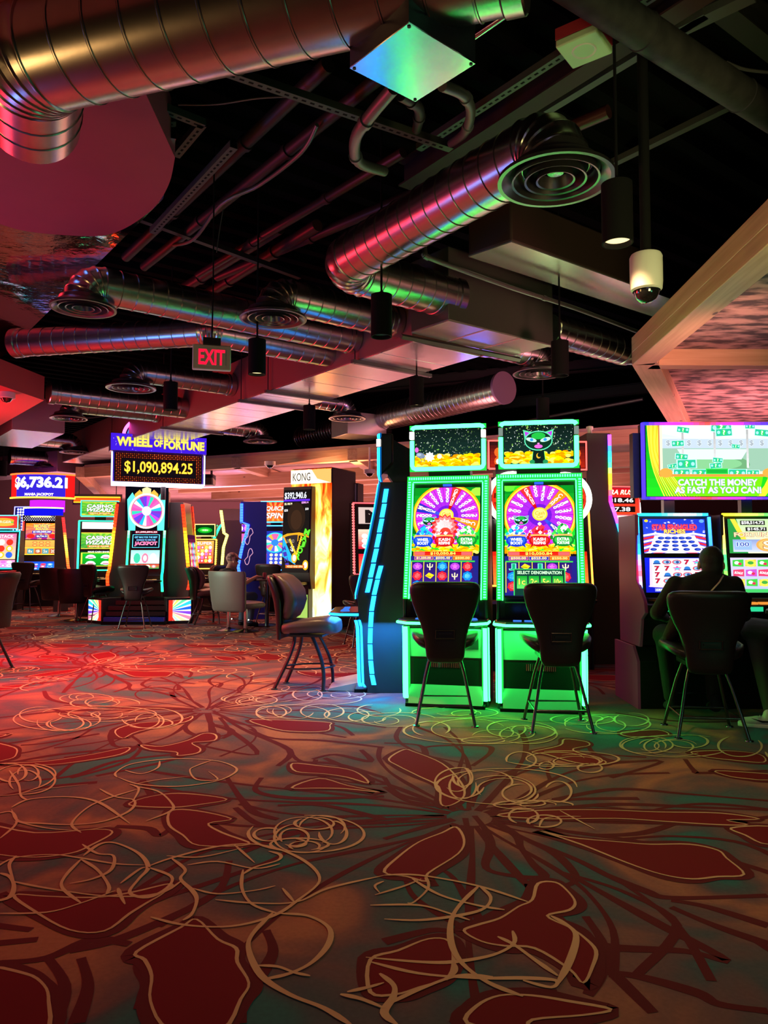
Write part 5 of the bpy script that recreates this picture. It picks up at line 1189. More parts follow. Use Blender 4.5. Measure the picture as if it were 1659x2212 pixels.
root = thing('slot_machine', 'pale silver machine back beside the fire tower', 'slot machine', Fp(759, 14.6), -20)
MB().box((-.1, -.02, .35), (.1, .02, 2.7)).build('back_panel', mat('silver_panel', (.65, .68, .72), .3, .7), root, bevel=.005)
MB().box((-.13, .0, 0), (.13, .3, 2.72)).build('frame', M_dark, root)

# spinning wheel pod
pc = Fp(317, 15.4)
root = thing('machine_platform', 'stepped blue base with starburst panels under the wheel machine', 'platform', (pc.x, 15.0, 0))
MB().box((-.62, -.35, 0), (.62, .3, .06)).build('bottom_step', M_matte, root, bevel=.005)
for i in range(4): MB().box((-.58, -.33 + i * .12, .06 + i * .1), (.58, .4, .16 + i * .1 - .02)).build('step', mat('blue_gloss_step', (.02, .05, .5), .25) if i == 0 else M_black, root)
MB().slabpoly([(-.62, .1), (.62, .1), (.62, .48), (.33, .5), (.33, 1.4), (-.33, 1.4), (-.33, .5), (-.62, .48)], 0, .5).build('base_block', M_matte, root)
def burst(a, flip=0):
    a.rect(0, 0, 100, 100, '#fff4d0'); cs = ['#ff4040', '#ff9a80', '#fff060', '#60f0a0', '#30c8f0', '#2060e8', '#8040e0', '#ff80a0', '#ffd8a0', '#b0ffd0']
    cx = 100 if flip else 0; a.d += a.step
    for i in range(12): a.wedge(cx, 52, 12, 170, (-1 if flip else 1) * (.1 + i * .25), (-1 if flip else 1) * (.1 + i * .25 + .16), cs[i % 10])
    a.rect(0 if not flip else 82, 0, 18 if not flip else 100, 100, '#e03020')
for s, rzz in ((-1, -36), (1, 18)):
    e = MB(); a = Art(.42, .4); burst(a, s < 0)
    M = Matrix.Translation((s * .8, .02 if s < 0 else -.02, .06)) @ Matrix.Rotation(R(rzz), 4, 'Z'); e.f = a.mb.f; e.m = a.mb.m; e.c = a.mb.c; e.v = [tuple(M @ V((x, -d - .09, z))) for x, d, z in a.mb.v]
    w_ = MB().slabpoly([(-.25, -.085), (.25, -.085), (.22, .1), (.3, .3), (-.3, .3)], 0, .5, M=Matrix.Translation((s * .8, .02 if s < 0 else -.02, 0)) @ Matrix.Rotation(R(rzz), 4, 'Z')).build('wing', M_dark, root, bevel=.01)
    e.build('starburst_panel', ART, w_)
wp = [(.5, .0), (.62, .0), (.82, -.05), (.92, -.06), (1.02, 0), (1.85, .1), (2.4, .1)]
def art_jack(a):
    a.rect(0, 0, 100, 100, '#0c0818'); a.rect(10, 4, 90, 20, '#701828'); a.text('$1,090,894.25', 50, 12, 74, 11, '#ffd0d8', None, bold=.05); a.frame(4, 26, 96, 96, 2.5, '#60e0f0'); a.text('GET MAX FOR THE BEST', 50, 40, 80, 10, '#70d0ff', None, bold=.04)
    a.text('CHANCE TO WIN THE', 50, 55, 66, 9, '#80c0ff', None, bold=.04); a.text('JACKPOT', 50, 76, 78, 24, '#ff4890', '#ffd0e0', .04, .05)
wroot = slot('wheel topped machine on the blue stepped base', (pc.x, 15.3, 0), 0, 2.4, .74, [(1.47, 1.84, .58, art_jack), (1.16, 1.43, .58, reels('#a0fff0', '#e8fff8', ['#40c8a0', '#ff80a0', '#ffffff'], 3, 1)), (1.06, 1.15, .58, reels('#e04030', '#40a050', ['#f8f0d0', '#ff8080'], 4, 1, y0=5))], dk=True, prof=wp, edge=(.6, 2.35, ramp(['#20ff90', '#10e0a0', '#30ff80', '#20ff70', '#a0ffc0', '#20ff60']), .02))
a = Art(.86, .9)
a.rect(0, 0, 100, 100, '#080810')
for i, c in enumerate(('#60ffe0', '#ffb040', '#fff0a0', '#ffb040', '#60ffe0')): a.poly([(8 + i * 17, 100 if i in (0, 4) else 60), (4 + i * 17.5, 30 - (2 - abs(2 - i)) * 12), (16 + i * 17, 14 - (2 - abs(2 - i)) * 6), (26 + i * 17, 30 - (2 - abs(2 - i)) * 12), (24 + i * 17, 100 if i in (0, 4) else 60)], c)
a.ell(50, 56, 42, 40, '#fff4e0', 36); a.ell(50, 56, 37, 35.5, '#ff7080', 36); a.d += a.step
for i in range(24): a.wedge(50, 56, 8, 35, i * pi / 12, (i + 1) * pi / 12, ['#c040d8', '#20b8d8', '#f050a8', '#6040e0', '#e8f0ff', '#30d0b0', '#8030c0', '#ff60b0'][(i * 5) % 8], asp=.96)
a.ell(50, 56, 11, 10.5, '#ffffff')
MB().box((-.43, .09, 1.84), (.43, .3, 2.66)).build('wheel_case', M_black, wroot, bevel=.06)
a.mb.v = [v for v in a.mb.v]; a.put('prize_wheel', wroot, (1.83, .08), (2.73, .08), .012)
def side_slot(lab, X, Y, rz, top, led, pf=None, cheek=None, D=.6, led_n=0, W=.75, scr=None, z0=.62):
    return slot(lab, (X, Y, 0), rz, top, W, [(1.05, 1.75, .6, scr or reels('#401030', '#c03060', ['#ffd040', '#ff60a0', '#60d0ff'], 4, 4))], edge=(z0, top - .04, led, .05, .12), cheek=cheek, D=D, prof=pf)
side_slot('side on machine with a red neon front edge left of the wheel machine', -5.62, 15.9, -90, 2.42, FIRE, cheek=mat('pod_shell', (.09, .07, .075), .5))
side_slot('side on machine with a red neon front edge right of the wheel machine', -4.0, 16.0, 90, 2.42, FIRE, cheek=mat('pod_shell', (.1, .085, .08), .5))
# wheel sign above the pod
p = P(343, 1046, 14.9); root = thing('overhead_sign', 'purple sign with yellow words and a gold million jackpot', 'sign', (p.x, p.y, p.z), 24)
sw = 1.72; MB().box((-sw / 2, 0, 0), (sw / 2, .25, .62)).box((-sw / 2 - .06, -.05, .62), (sw / 2 + .06, .3, .96)).build('sign_case', mat('purple_case', (.08, .02, .35), .35), root, bevel=.01)
a = Art(sw - .06, .56, bg='#0c0808')
for i in range(44):
    for j in range(16):
        if 3 <= i <= 40 and 3 <= j <= 12: continue
        a.ell(2 + i * 2.24, 3 + j * 6.2, .8, 2.1, '#ff6a28' if (i + j) % 2 else '#c02818', 5, True, m=1)
a.rect(8, 18, 92, 82, '#100a10'); a.text('$1,090,894.25', 50, 50, 78, 44, '#ffd840', '#a06808', .03, .02)
a.put('jackpot_display', root, (.03, 0), (.59, 0), .01)
a = Art(sw + .1, .33, bg='#3a18c8'); rn = random.Random(4)
for i in range(60): a.ell(rn.uniform(1, 99), rn.uniform(3, 97), .5, 2.5, '#c8a8ff', 5, True, m=1)
a.text('WHEEL', 24, 46, 36, 52, '#fff060', '#a07808', .05, .06); a.text('OF', 48.5, 48, 9, 40, '#fff060', '#a07808', .05, .06); a.text('FORTUNE', 76, 52, 43, 52, '#fff060', '#a07808', .05, .06)
a.put('title_panel', root, (.625, -.05), (.955, -.05), .01)
m = MB(); m.box((-sw / 2 - .01, -.06, -.04), (sw / 2 + .01, .24, .02), 0, (1, .85, 1)); m.tube([(-sw / 2 - .02, -.03, 0), (-sw / 2 - .02, -.03, .6)], .014, 8, 0, (.3, .5, 1)); m.tube([(sw / 2 + .02, -.03, 0), (sw / 2 + .02, -.03, .6)], .014, 8, 0, (.3, .5, 1)); m.build('edge_light', G_led, root)
wh = MB(); n = 36; wh.tube([(-.1 + .56 * cos(pi * i / n), .14, .94 + .42 * sin(pi * i / n)) for i in range(n + 1)], .03, 8, 0, (1, .1, .75)); w_ = wh.build('half_wheel_light', G_led, root)
a = Art(1.0, .4); a.rect(0, 0, 100, 100, '#20103a'); a.d += a.step
for i in range(8): a.wedge(50, 100, 10, 60, -1.5 + i * .38, -1.5 + i * .38 + .3, ['#3040e0', '#e8e0ff', '#7030e0', '#4080ff'][i % 4], asp=1.6)
wb = MB(); wb.add([(-.1 + .54 * cos(pi * i / 24), .16, .94 + .41 * sin(pi * i / 24)) for i in range(25)], [tuple(range(25))]); wb.add([(-.1 + .54 * cos(pi * i / 24), .2, .94 + .41 * sin(pi * i / 24)) for i in range(25)], [tuple(range(25))]); wb.build('half_wheel', M_black, root)
m = MB(); m.d = 0
for i in range(8): 
    a0 = .1 + i * .38; m.add([(-.1 + r_ * cos(t), .155, .95 + r_ * .75 * sin(t)) for r_, t in ((.12, a0), (.5, a0), (.5, a0 + .26), (.12, a0 + .26))], [(0, 1, 2, 3)], 0, hx(['#3040e0', '#e8e0ff', '#7030e0', '#4080ff'][i % 4]))
m.build('wheel_segments', G_scr, root)
MB().tube([(-.1, .2, .9), (-.1, .2, 1.5)], .02, 8).build('hanger', M_dark, root); MB().tube([(.1, .1, 0), (.1, .1, -.3)], .05, 12).build('support_post', M_dark, root)

# green wizard machine
def art_wiz(t2):
    def f(a):
        a.rect(0, 0, 100, 100, '#60b830', '#209038')
        for i in range(16): a.wedge(50, 50, 5, 90, i * .39, i * .39 + .2, '#a8d840')
        a.rect(0, 0, 100, 5, '#e8c840'); a.rect(0, 95, 100, 100, '#e8c840')
        a.text('CASINO', 50, 32, 72, 24, '#ffffff', '#104020', .07, .06); a.text('WIZARD', 50, 60, 78, 26, '#ffffff', '#104020', .07, .06, shear=.2); a.rect(18, 78, 82, 90, '#f06030'); a.text(t2, 50, 84, 56, 8, '#fff0a0', None, bold=.04)
    return f
def art_dome(a):
    a.rect(0, 0, 100, 100, '#18b828', '#109020'); a.rect(0, 0, 100, 10, '#102018'); a.text('MAXI CASH BANK', 50, 6, 60, 9, '#ffffff', None, bold=.05); a.frame(3, 14, 97, 98, 4, '#d8c840')
    for x, y in ((28, 38), (70, 38), (28, 78), (70, 78)): a.ell(x, y, 12, 13, '#e8f0ff'); a.rect(x - 14, y, x + 14, y + 9, '#f0f8ff'); a.rect(x - 8, y + 1, x + 8, y + 7, '#c06080')
slot('green neon machine with matching green top and middle screens', Fp(214, 16.6), 16, 2.1, .86, [(1.9, 2.05, .72, lambda a: a.rect(0, 0, 100, 100, '#ffffff')), (1.46, 1.82, .74, art_wiz('BONUS GAME')), (1.08, 1.42, .74, art_dome)], (.02, 1, .3), topper=(2.2, 2.5, .74, art_wiz('MEGA BONUS'), (.02, 1, .3)), edge=(.3, 2.08, (.02, 1, .35), .02))
# curved jackpot sign machine far left
mp = [(0, 0), (.62, 0), (.78, -.14), (.9, -.12), (1.16, .06), (2.2, .14)]
def art_mania(a):
    a.rect(0, 0, 100, 100, '#f08020', '#a02080'); 
    for i in range(14): a.wedge(50, 30, 5, 90, i * .45, i * .45 + .2, '#ffc050')
    a.text('MONEY', 50, 18, 50, 24, '#ffe040', '#3020a0', .07, .05); a.text('MANIA', 50, 36, 40, 16, '#ffe040', '#3020a0', .07, .05); a.rect(20, 46, 80, 62, '#3028b0'); a.text('$100,000.00', 50, 54, 54, 12, '#ffffff', None, bold=.04)
    a.rect(32, 72, 68, 90, '#202890'); a.text('$6,736.21', 50, 81, 32, 12, '#ffffff', None, bold=.04); a.ell(16, 80, 12, 14, '#e02020'); a.ell(84, 80, 12, 14, '#e02020')
def art_tiles(a):
    a.rect(0, 0, 100, 100, '#e8b050', '#d88838')
    for i in range(3):
        for j in range(2): a.ell(30 + i * 20, 15 + j * 20, 8, 9, '#d07040', 10); a.ell(30 + i * 20, 15 + j * 20, 5, 5, '#f0c060', 10)
    for i, t in enumerate(('8x', '$', '5x', '20')): a.rect(8 + i * 23, 58, 27 + i * 23, 92, '#3898b0' if i % 2 == 0 else '#c05838'); a.text(t, 17.5 + i * 23, 75, 13, 20, '#fff0d0', '#204040', .05)
    a.rect(0, 50, 100, 55, '#ffe040'); a.rect(0, 94, 100, 100, '#ffe040')
ms = slot('tall machine with three screens and a curved red jackpot sign above', Fp(88, 19.6), 8, 2.2, .95, [(1.72, 2.14, .8, art_mania), (1.32, 1.7, .8, art_tiles), (.93, 1.14, .8, reels('#1850e0', '#2080ff', ['#60b0ff', '#4060ff', '#f04060'], 4, 3))], edge=(.95, 2.18, ramp(['#3060ff', '#ffd040', '#ffb030', '#ff3020', '#ff2020']), .03), prof=mp)
m = MB(); n = 16; sgn = []
def arc_panel(r, z0, z1, a0, a1, k, mt, name, par, cy=1.0, d=.06, col=None, rb=None):
    m = MB()
    for i in range(k):
        t0 = a0 + (a1 - a0) * i / k; t1 = a0 + (a1 - a0) * (i + 1) / k; c = col(i / max(1, k - 1)) if callable(col) else (col or (1, 1, 1)); rb_ = rb or r
        q = [(r0 * sin(t), cy - r0 * cos(t), z) for r0, z in ((rb_, z0), (r, z1)) for t in (t0, t1)]; q2 = [((r0 - d) * sin(t), cy - (r0 - d) * cos(t), z) for r0, z in ((rb_, z0), (r, z1)) for t in (t0, t1)]
        m.add(q + q2, [(0, 1, 3, 2), (4, 6, 7, 5), (0, 4, 5, 1), (2, 3, 7, 6), (0, 2, 6, 4), (1, 5, 7, 3)], 0, c)
    return m.build(name, mt, par)
cyv = .75
s0 = arc_panel(1.0, 2.78, 3.4, -.9, .9, 14, G_scr, 'sign_face', ms, cyv, .08, lambda t: hx('#e81818') if t < .08 or t > .9 else hx('#3020c0'))
m = MB(); vs, fs = glyphs('$6,736.21', .05); q = []
for x, y in vs: t = x * 1.38; q.append((1.012 * sin(t), cyv - 1.012 * cos(t), 3.16 + y * .34))
m.add(q, fs, 0, (1, 1, .95)); m.build('jackpot_digits', G_txt, s0)
m = MB(); vs, fs = glyphs('MANIA JACKPOT', .05); q = []
for x, y in vs: t = x * .7; q.append((1.022 * sin(t), cyv - 1.022 * cos(t), 2.86 + y * .09))
m.add(q, fs, 0, (1, .8, 1)); m.build('sign_caption', G_txt, s0)
for z, c in ((3.4, '#ff5020'), (2.79, '#ffb030')): m = MB(); m.tube([(1.02 * sin(t), cyv - 1.02 * cos(t), z) for t in [-.9 + 1.8 * i / 20 for i in range(21)]], .022, 8, 0, hx(c)); m.build('sign_edge_light', G_led, s0)
arc_panel(.5, 2.45, 2.76, -1.1, 1.1, 10, G_scr, 'sign_underside', ms, cyv, .04, hx('#c020e0'), None).data
arc_panel(.62, 2.33, 2.52, -.9, .9, 10, G_scr, 'blue_drum', ms, .6, .05, hx('#1010d0'))
m = MB()
for z in (2.54, 2.31): m.tube([(.63 * sin(t), .6 - .63 * cos(t), z) for t in [-.9 + 1.8 * i / 16 for i in range(17)]], .016, 8, 0, hx('#ffd060'))
m.build('drum_light', G_led, ms)
m = MB()
for i in range(16):
    for j in range(4): m.box((-.42 + i * .056 + (j % 2) * .028, -.0, 2.2 + j * .035), (-.42 + i * .056 + (j % 2) * .028 + .022, .01, 2.222 + j * .035), 0, (.9, .9, 1))
MB().box((-.45, .01, 2.19), (.5, .3, 2.34)).build('dotted_collar', M_black, ms); m.build('dot_lights', G_dim, ms)
MB().box((-.15, .7, 2.2), (.15, .95, 2.8)).build('sign_mast', M_dark, ms)
def art_burger(a):
    a.rect(0, 0, 100, 100, '#e02030', '#f04030'); a.ell(50, 38, 40, 24, '#e8a030'); a.rect(12, 46, 88, 56, '#50d040'); a.ell(50, 68, 40, 18, '#f0b040'); a.text('BURGER', 50, 48, 60, 22, '#fff8c0', '#a02010', .05)
slot('teal framed machine with a burger screen at the far left edge', Fp(2, 18.3), 10, 1.92, .8, [(1.22, 1.84, .66, reels('#f070a0', '#ffd0a0', ['#3060e0', '#ffc020', '#e03020', '#fff0d0'], 3, 3, 'BIG STACK', '#ffffff', '#c03080')), (1.02, 1.2, .66, reels('#ff90c0', '#f0b0f0', ['#fff', '#ffb0d0', '#d070d0'], 4, 2, y0=4) if 0 else reels('#ff90c0', '#f0b0f0', ['#ffffff', '#ffb0d0', '#d070d0'], 4, 2, y0=4))], (.02, .75, .8), topper=(1.98, 2.26, .66, art_burger, (.1, .9, .9)))
slot('white dotted pillar machine left of the curved sign machine', Fp(48, 21.5), 0, 2.7, .6, [(1.1, 1.6, .5, reels('#3020a0', '#6040e0', ['#ffffff', '#a0c0ff'], 3, 3)), (1.75, 2.66, .46, lambda a: (a.rect(0, 0, 100, 100, '#1818a0'), [a.ell(10 + (i % 6) * 16, 6 + (i // 6) * 9, 7, 4, '#ffffff', 8, True) for i in range(60)]))], (.2, .2, 1))
# narrow side machines behind the bench seats at left
side_slot('narrow side on machine with red neon edge left of the wizard game', Fp(150, 18.2).x, 18.2, 114, 2.25, ramp(['#ff3020', '#ff6020', '#ffd040', '#ff2020', '#ff2020']), D=.32, W=.6, z0=.9)
root = slot('narrow pillar machine with an orange lit panel between the three screen and wizard machines', Fp(130, 19.0), -4, 1.74, .26, [(1.0, 1.7, .22, lambda a: a.rect(0, 0, 100, 100, '#fff8a0', '#ff3018')), (.3, .6, .2, lambda a: a.rect(0, 0, 100, 100, '#ff5030'))], dk=False)
# mid row between pod and fire tower
slot('gold framed machine with a green topper screen beside the pod', Fp(441, 18.2), 4, 1.72, .56, [(1.12, 1.66, .44, reels('#ffb050', '#f05030', ['#ff70c0', '#ffffff', '#ffe060', '#e03060'], 4, 5, 'SUPER', '#ffffff', '#c04020'))], hx('#ffc040'), topper=(1.8, 2.04, .44, lambda a: (a.rect(0, 0, 100, 100, '#083010', '#083010'), a.ell(50, 50, 40, 30, '#10a020'), a.ell(50, 50, 26, 14, '#50ff40'), a.text('WIN', 50, 50, 30, 16, '#f0ffe0', None)), hx('#ffc060')), edge=(.4, 1.7, ramp(['#ff9020', '#ffc030', '#ff5020', '#ffd040', '#ff8020']), .04, .4))
cp = [(0, 0), (.7, -.06), (.95, -.18), (1.3, -.2), (1.7, -.1), (2.05, .06), (2.15, .16)]
side_slot('side on machine with a thin green neon curve beyond the capped player', Fp(464, 19.7).x, 19.7, -70, 2.15, (.02, 1, .25), [(z, -y) if 0 else (z, y) for z, y in cp], z0=.9)
yp = [(0, 0), (.7, 0), (.95, -.08), (1.05, -.06), (1.5, -.03), (1.8, .06), (1.84, -.02), (2.4, -.1)]
side_slot('side on machine outlined in yellow neon beyond the capped player', Fp(484, 17.9).x, 17.9, -78, 2.4, hx('#fff060'), yp, mat('brown_shell', (.05, .035, .03), .5), z0=1.0, D=.4)
slot('pink screened machine partly hidden by the blue side on machine', Fp(532, 18.9), 8, 2.3, .62, [(1.0, 1.85, .5, reels('#ff60b0', '#ffa060', ['#ffffff', '#8040ff', '#ffd040'], 3, 5)), (1.9, 2.26, .5, reels('#6020c0', '#8030e0', ['#ff80ff', '#ffffff'], 3, 2))], hx('#ffd060'))
bp = [(0, 0), (.7, 0), (1.0, -.08), (1.1, -.1), (1.5, -.02), (1.85, .08), (1.98, .1), (2.0, -.04), (2.45, -.04)]
bs = side_slot('side on machine with deep blue shell and loop lights', Fp(524, 16.2).x, 16.2, -80, 2.45, hx('#3060ff'), bp, mat('deep_blue_shell', (.02, .03, .45), .35), z0=.98, D=.5)
m = MB()
for zc in (1.3, 1.72): m.tube([(.382, .12 + .055 * cos(t) + (.05 if sin(t) > 0 else -.02), zc + .17 * sin(t)) for t in [2 * pi * i / 14 for i in range(15)]], .008, 6, 0, (.9, .45, .6))
m.build('loop_light', G_dim, bs)
def art_quick(a):
    a.rect(0, 0, 100, 100, '#f03018', '#ff6020')
    for i in range(14): a.wedge(50, 50, 5, 90, i * .45, i * .45 + .2, '#ff9a40')
    a.text('QUICK', 56, 34, 80, 28, '#fff0e0', '#902010', .06, .05, shear=.2); a.text('SPIN', 52, 70, 70, 30, '#fff0e0', '#902010', .06, .05, shear=.2)
def art_qwheel(a):
    a.rect(0, 0, 100, 100, '#2030a0', '#4060d0'); a.ell(55, 34, 46, 30, '#30c8f0', 30); a.d += a.step
    for i in range(16): a.wedge(55, 34, 10, 40, i * pi / 8, (i + 1) * pi / 8, ['#ff60a0', '#40e0c0', '#f0f0ff', '#6060ff', '#ffb040'][i % 5], asp=.65)
    a.ell(55, 34, 15, 10, '#3080f0'); a.rect(0, 64, 100, 100, '#3048c8')
    for i in range(3):
        for j in range(3): a.ell(42 + i * 20, 70 + j * 11, 7, 4.5, '#f8e8c0', 8)
    a.rect(4, 66, 24, 98, '#e03880')
slot('cyan framed machine with orange topper screen and small wheel', Fp(590, 16.8), -4, 2.0, .66, [(1.1, 1.86, .56, art_qwheel)], hx('#40a0ff'), topper=(2.08, 2.5, .56, art_quick, (.05, .6, 1)))
# glowing strip far behind at left, and distant machine rows under the canopy
root = thing('neon_strip', 'red and yellow neon bars glowing under the far canopy corner', 'neon light', Fp(208, 21.0) + V((0, 0, 2.7)), 6)
m = MB(); m.box((-.62, 0, .1), (.62, .04, .2), 0, hx('#ff3008')); m.box((-.62, -.01, .2), (.62, .03, .225), 0, hx('#ffc020')); m.box((-.62, -.01, .06), (.62, .03, .085), 0, hx('#ff9018')); m.build('neon_bars', G_led, root); MB().box((-.66, .04, 0), (.66, .1, .3)).build('backing', M_dark, root)
for x in (-.5, .5): MB().tube([(x, .07, .3), (x, .07, 2.3)], .012, 8).build('hanger_rod', M_dark, root)
farg = 'distant machines under the canopy'
for i, (px, Y, c, t) in enumerate(((640, 21, '#ff5060', 'a red frame'), (700, 23, '#60a0ff', 'a blue frame'), (748, 19, '#ff50a0', 'a pink frame'), (790, 20.5, '#ff7030', 'an orange frame'), (560, 23.5, '#c060ff', 'a violet frame'), (1300, 15.5, '#ff3060', 'a crimson frame'), (1380, 16.5, '#40ff90', 'a mint frame'), (1440, 15.0, '#8060ff', 'a lilac frame'), (1500, 17.5, '#ffb040', 'an amber frame'), (1560, 15.5, '#40c0ff', 'a sky blue frame'), (1620, 17.0, '#ff60d0', 'a magenta frame'), (380, 24, '#ff9040', 'a copper frame'), (60, 25, '#f040c0', 'a rose frame'))):
    slot('distant upright machine with %s glowing under the canopy' % t, Fp(px, Y), random.uniform(-15, 15), 2.05, .75, [(1.55, 1.98, .62, reels(c, '#fff0d0', ['#ffffff', c, '#ffe060'], 3, 2)), (1.05, 1.5, .62, reels('#201040', c, ['#ffffff', '#ffd040', c], 4, 3))], hx(c), grp=farg)

# ---------------------------------------------------------------- seats
def stool_a(label, pos, rz, grp='tall backed stools', vin=None):
    """sitter faces local +y; four straight splayed steel legs and a shield shaped back"""
    r = thing('slot_stool', label, 'stool', pos, rz, grp); vin = vin or M_vinyl
    bk = [(.50, .1, -.19), (.51, .135, -.2), (.55, .155, -.205), (.64, .165, -.208), (.73, .178, -.21), (.82, .205, -.215), (.9, .24, -.225), (.98, .268, -.238), (1.05, .284, -.25), (1.1, .287, -.258), (1.13, .277, -.262), (1.15, .25, -.262), (1.158, .2, -.26)]
    rings = [sring(0, y, z, w, (.02, .03, .034, .034, .034, .034, .034, .036, .04, .044, .044, .036, .02)[i], 28, 4) for i, (z, w, y) in enumerate(bk)]
    rings = [[(x, yy + (abs(x) / .28) ** 2 * .05, z) for x, yy, z in g] for g in rings]
    b = MB().loft(rings).build('backrest', vin, r, sharp=60)
    pad = [(.62, .13, -.17), (.64, .155, -.165), (.8, .19, -.165), (.95, .23, -.18), (1.06, .24, -.2), (1.1, .2, -.21)]
    rg_ = [[(x, yy + (abs(x) / .28) ** 2 * .05, z) for x, yy, z in sring(0, y, z, w, .03, 24, 4)] for z, w, y in pad]
    MB().loft(rg_).build('cushion', vin, b, sharp=60)
    h = MB(); x, z, w, t = .0, .73, .075, .008
    h.tube([(-w, -.25, z - .03), (w, -.25, z - .03), (w, -.25, z + .035), (-w, -.25, z + .035), (-w, -.25, z - .03)], .008, 8); h.box((-w, -.247, z - .028), (w, -.243, z + .033)); h.box((-w * .7, -.262, z + .0), (w * .7, -.25, z + .016))
    h.build('handle', M_black, b)
    st = [(-.2, .17, .625), (-.17, .235, .63), (-.05, .275, .64), (.1, .285, .645), (.2, .27, .64), (.25, .22, .63), (.265, .14, .62)]
    MB().loft([[(x_, y_, z_ + (abs(x_) / .25) ** 2 * .05) for x_, y_, z_ in sring(0, y, z, w, .05 if 0 < i < 6 else .03, 24, 3.2, 'y')] for i, (y, w, z) in enumerate(st)]).build('seat', vin, r, sharp=60)
    MB().box((-.15, -.14, .555), (.15, .16, .59)).build('seat_frame', M_steel, r)
    for sx in (-1, 1):
        for sy in (-1, 1):
            MB().tube([(sx * .11, sy * .1, .57), (sx * .155, sy * .15, .4), (sx * .2, sy * .2 - .01, .18), (sx * .235, sy * .235 - .015, .01)], .0125, 12).lathe([(.012, .012), (.028, .008), (.03, 0), (.001, 0)], 16, M=Matrix.Translation((sx * .235, sy * .235 - .015, 0))).build('leg', M_steel, r)
    q = .203; MB().tube([(-q, -q - .01, .16), (q, -q - .01, .16), (q, q, .16), (-q, q, .16), (-q, -q - .01, .16)], .009, 10).build('foot_rail', M_steel, r)
    return r
def stool_b(label, pos, rz, grp='curved back stools', vin=None):
    r = thing('slot_stool', label, 'stool', pos, rz, grp); vin = vin or M_vinylb
    prof_ = [(.5, -.285, .022, .17), (.58, -.285, .03, .18), (.68, -.285, .035, .19), (.78, -.29, .04, .21), (.88, -.3, .045, .23), (.98, -.325, .045, .245), (1.07, -.36, .045, .25), (1.13, -.385, .04, .235), (1.155, -.39, .025, .2)]
    sh = MB().loft([[(x, y + (abs(x) / .25) ** 2 * .07, z) for x, y, z in sring(0, yy, zz, w, t, 28, 4)] for zz, yy, t, w in prof_]).build('back_shell', M_vinyl, r, sharp=60)
    pad = [(.70, -.2, .03, .15), (.73, -.19, .06, .19), (.8, -.17, .075, .21), (.9, -.155, .085, .228), (1.0, -.18, .085, .236), (1.09, -.235, .075, .236), (1.15, -.29, .055, .22), (1.17, -.33, .03, .19)]
    MB().loft([[(x, y + (abs(x) / .25) ** 2 * .05, z) for x, y, z in sring(0, yy, zz, w, t, 28, 3)] for zz, yy, t, w in pad]).build('backrest', vin, r, sharp=60)
    MB().loft([sring(0, -.225, z, .13, .03, 16, 3) for z in (.56, .65, .74)]).build('neck', vin, r, sharp=60)
    st = [(-.24, .15, .6, .04), (-.21, .2, .61, .06), (-.1, .225, .625, .07), (.05, .235, .64, .078), (.18, .235, .65, .085), (.27, .22, .645, .085), (.325, .18, .635, .07), (.345, .12, .625, .045)]
    MB().loft([[(x_, y_, z_ + (abs(x_) / .25) ** 3 * .02) for x_, y_, z_ in sring(0, y, z, w, h, 24, 3, 'y')] for y, w, z, h in st]).build('seat', vin, r, sharp=60)
    MB().box((-.14, -.16, .53), (.14, .2, .555)).build('seat_frame', M_blacktube, r, bevel=.004)
    for sx in (-1, 1):
        for a in (([(-.1, .545), (-.105, .46), (-.14, .34), (-.21, .18), (-.29, .01)]), ([(.08, .545), (.135, .44), (.195, .3), (.225, .15), (.225, .01)])):
            pts = smooth([(sx * (.115 + (.55 - z) * .14), y, z) for y, z in a], 4)
            MB().tube(pts, .023, 8, sq=.75).lathe([(.02, .014), (.034, .01), (.036, 0), (.001, 0)], 14, M=Matrix.Translation((pts[-1].x, pts[-1].y, 0))).build('leg', M_blacktube, r)
    n = 28; MB().tube([((.195 + .015 * sin(t) ** 2) * cos(t) * 1.0, .02 + .27 * sin(t), .215 + .01 * sin(t)) for t in [2 * pi * i / n for i in range(n + 1)]], .009, 8).build('foot_ring', M_blacktube, r)
    return r
def tub_seat(label, pos, rz, vin, W=.86, posts=(-.2, .2), grp='pedestal seats'):
    r = thing('pedestal_chair', label, 'chair', pos, rz, grp); h = W / 2
    bk = [(.36, .82, .03), (.4, .88, .05), (.55, .92, .055), (.75, .96, .05), (.95, 1, .045), (1.03, 1.0, .04), (1.06, .97, .03)]
    MB().loft([[(x, y - .26 - (z - .4) * .14 + (abs(x) / h) ** 2 * .1, z) for x, y, z in sring(0, 0, z, h * w, t, 32, 4)] for z, w, t in bk]).build('backrest', vin, r, sharp=60)
    st = [(-.25, .7, .03), (-.2, .86, .055), (0, .92, .065), (.2, .94, .07), (.3, .92, .065), (.36, .84, .04)]
    MB().loft([sring(0, y, .46, h * w, t, 28, 4, 'y') for y, w, t in st]).build('seat', vin, r, sharp=60)
    for x in posts:
        MB().tube([(x, .02, .03), (x, .02, .41)], .032, 16).build('post', M_chrome, r); MB().lathe([(.24, 0), (.24, .012), (.18, .025), (.06, .04), (.03, .06)], 32, M=Matrix.Translation((x, .02, 0))).build('base_disc', M_steel, r)
    if len(posts) > 1: MB().tube([(posts[0], .1, .2), (posts[0], .3, .16), (posts[1], .3, .16), (posts[1], .1, .2)], .01, 8).build('foot_rail', M_chrome, r)
    return r
def gy(px, py): return Z(px, py, 0)
s1 = stool_a('black stool in front of the left green neon machine', (gy(953, 1530).x, 6.42, 0), -4)
place(s1, (gy(1176, 1540).x, 6.2, 0), -3, 'black stool with a visible back handle before the right green neon machine')
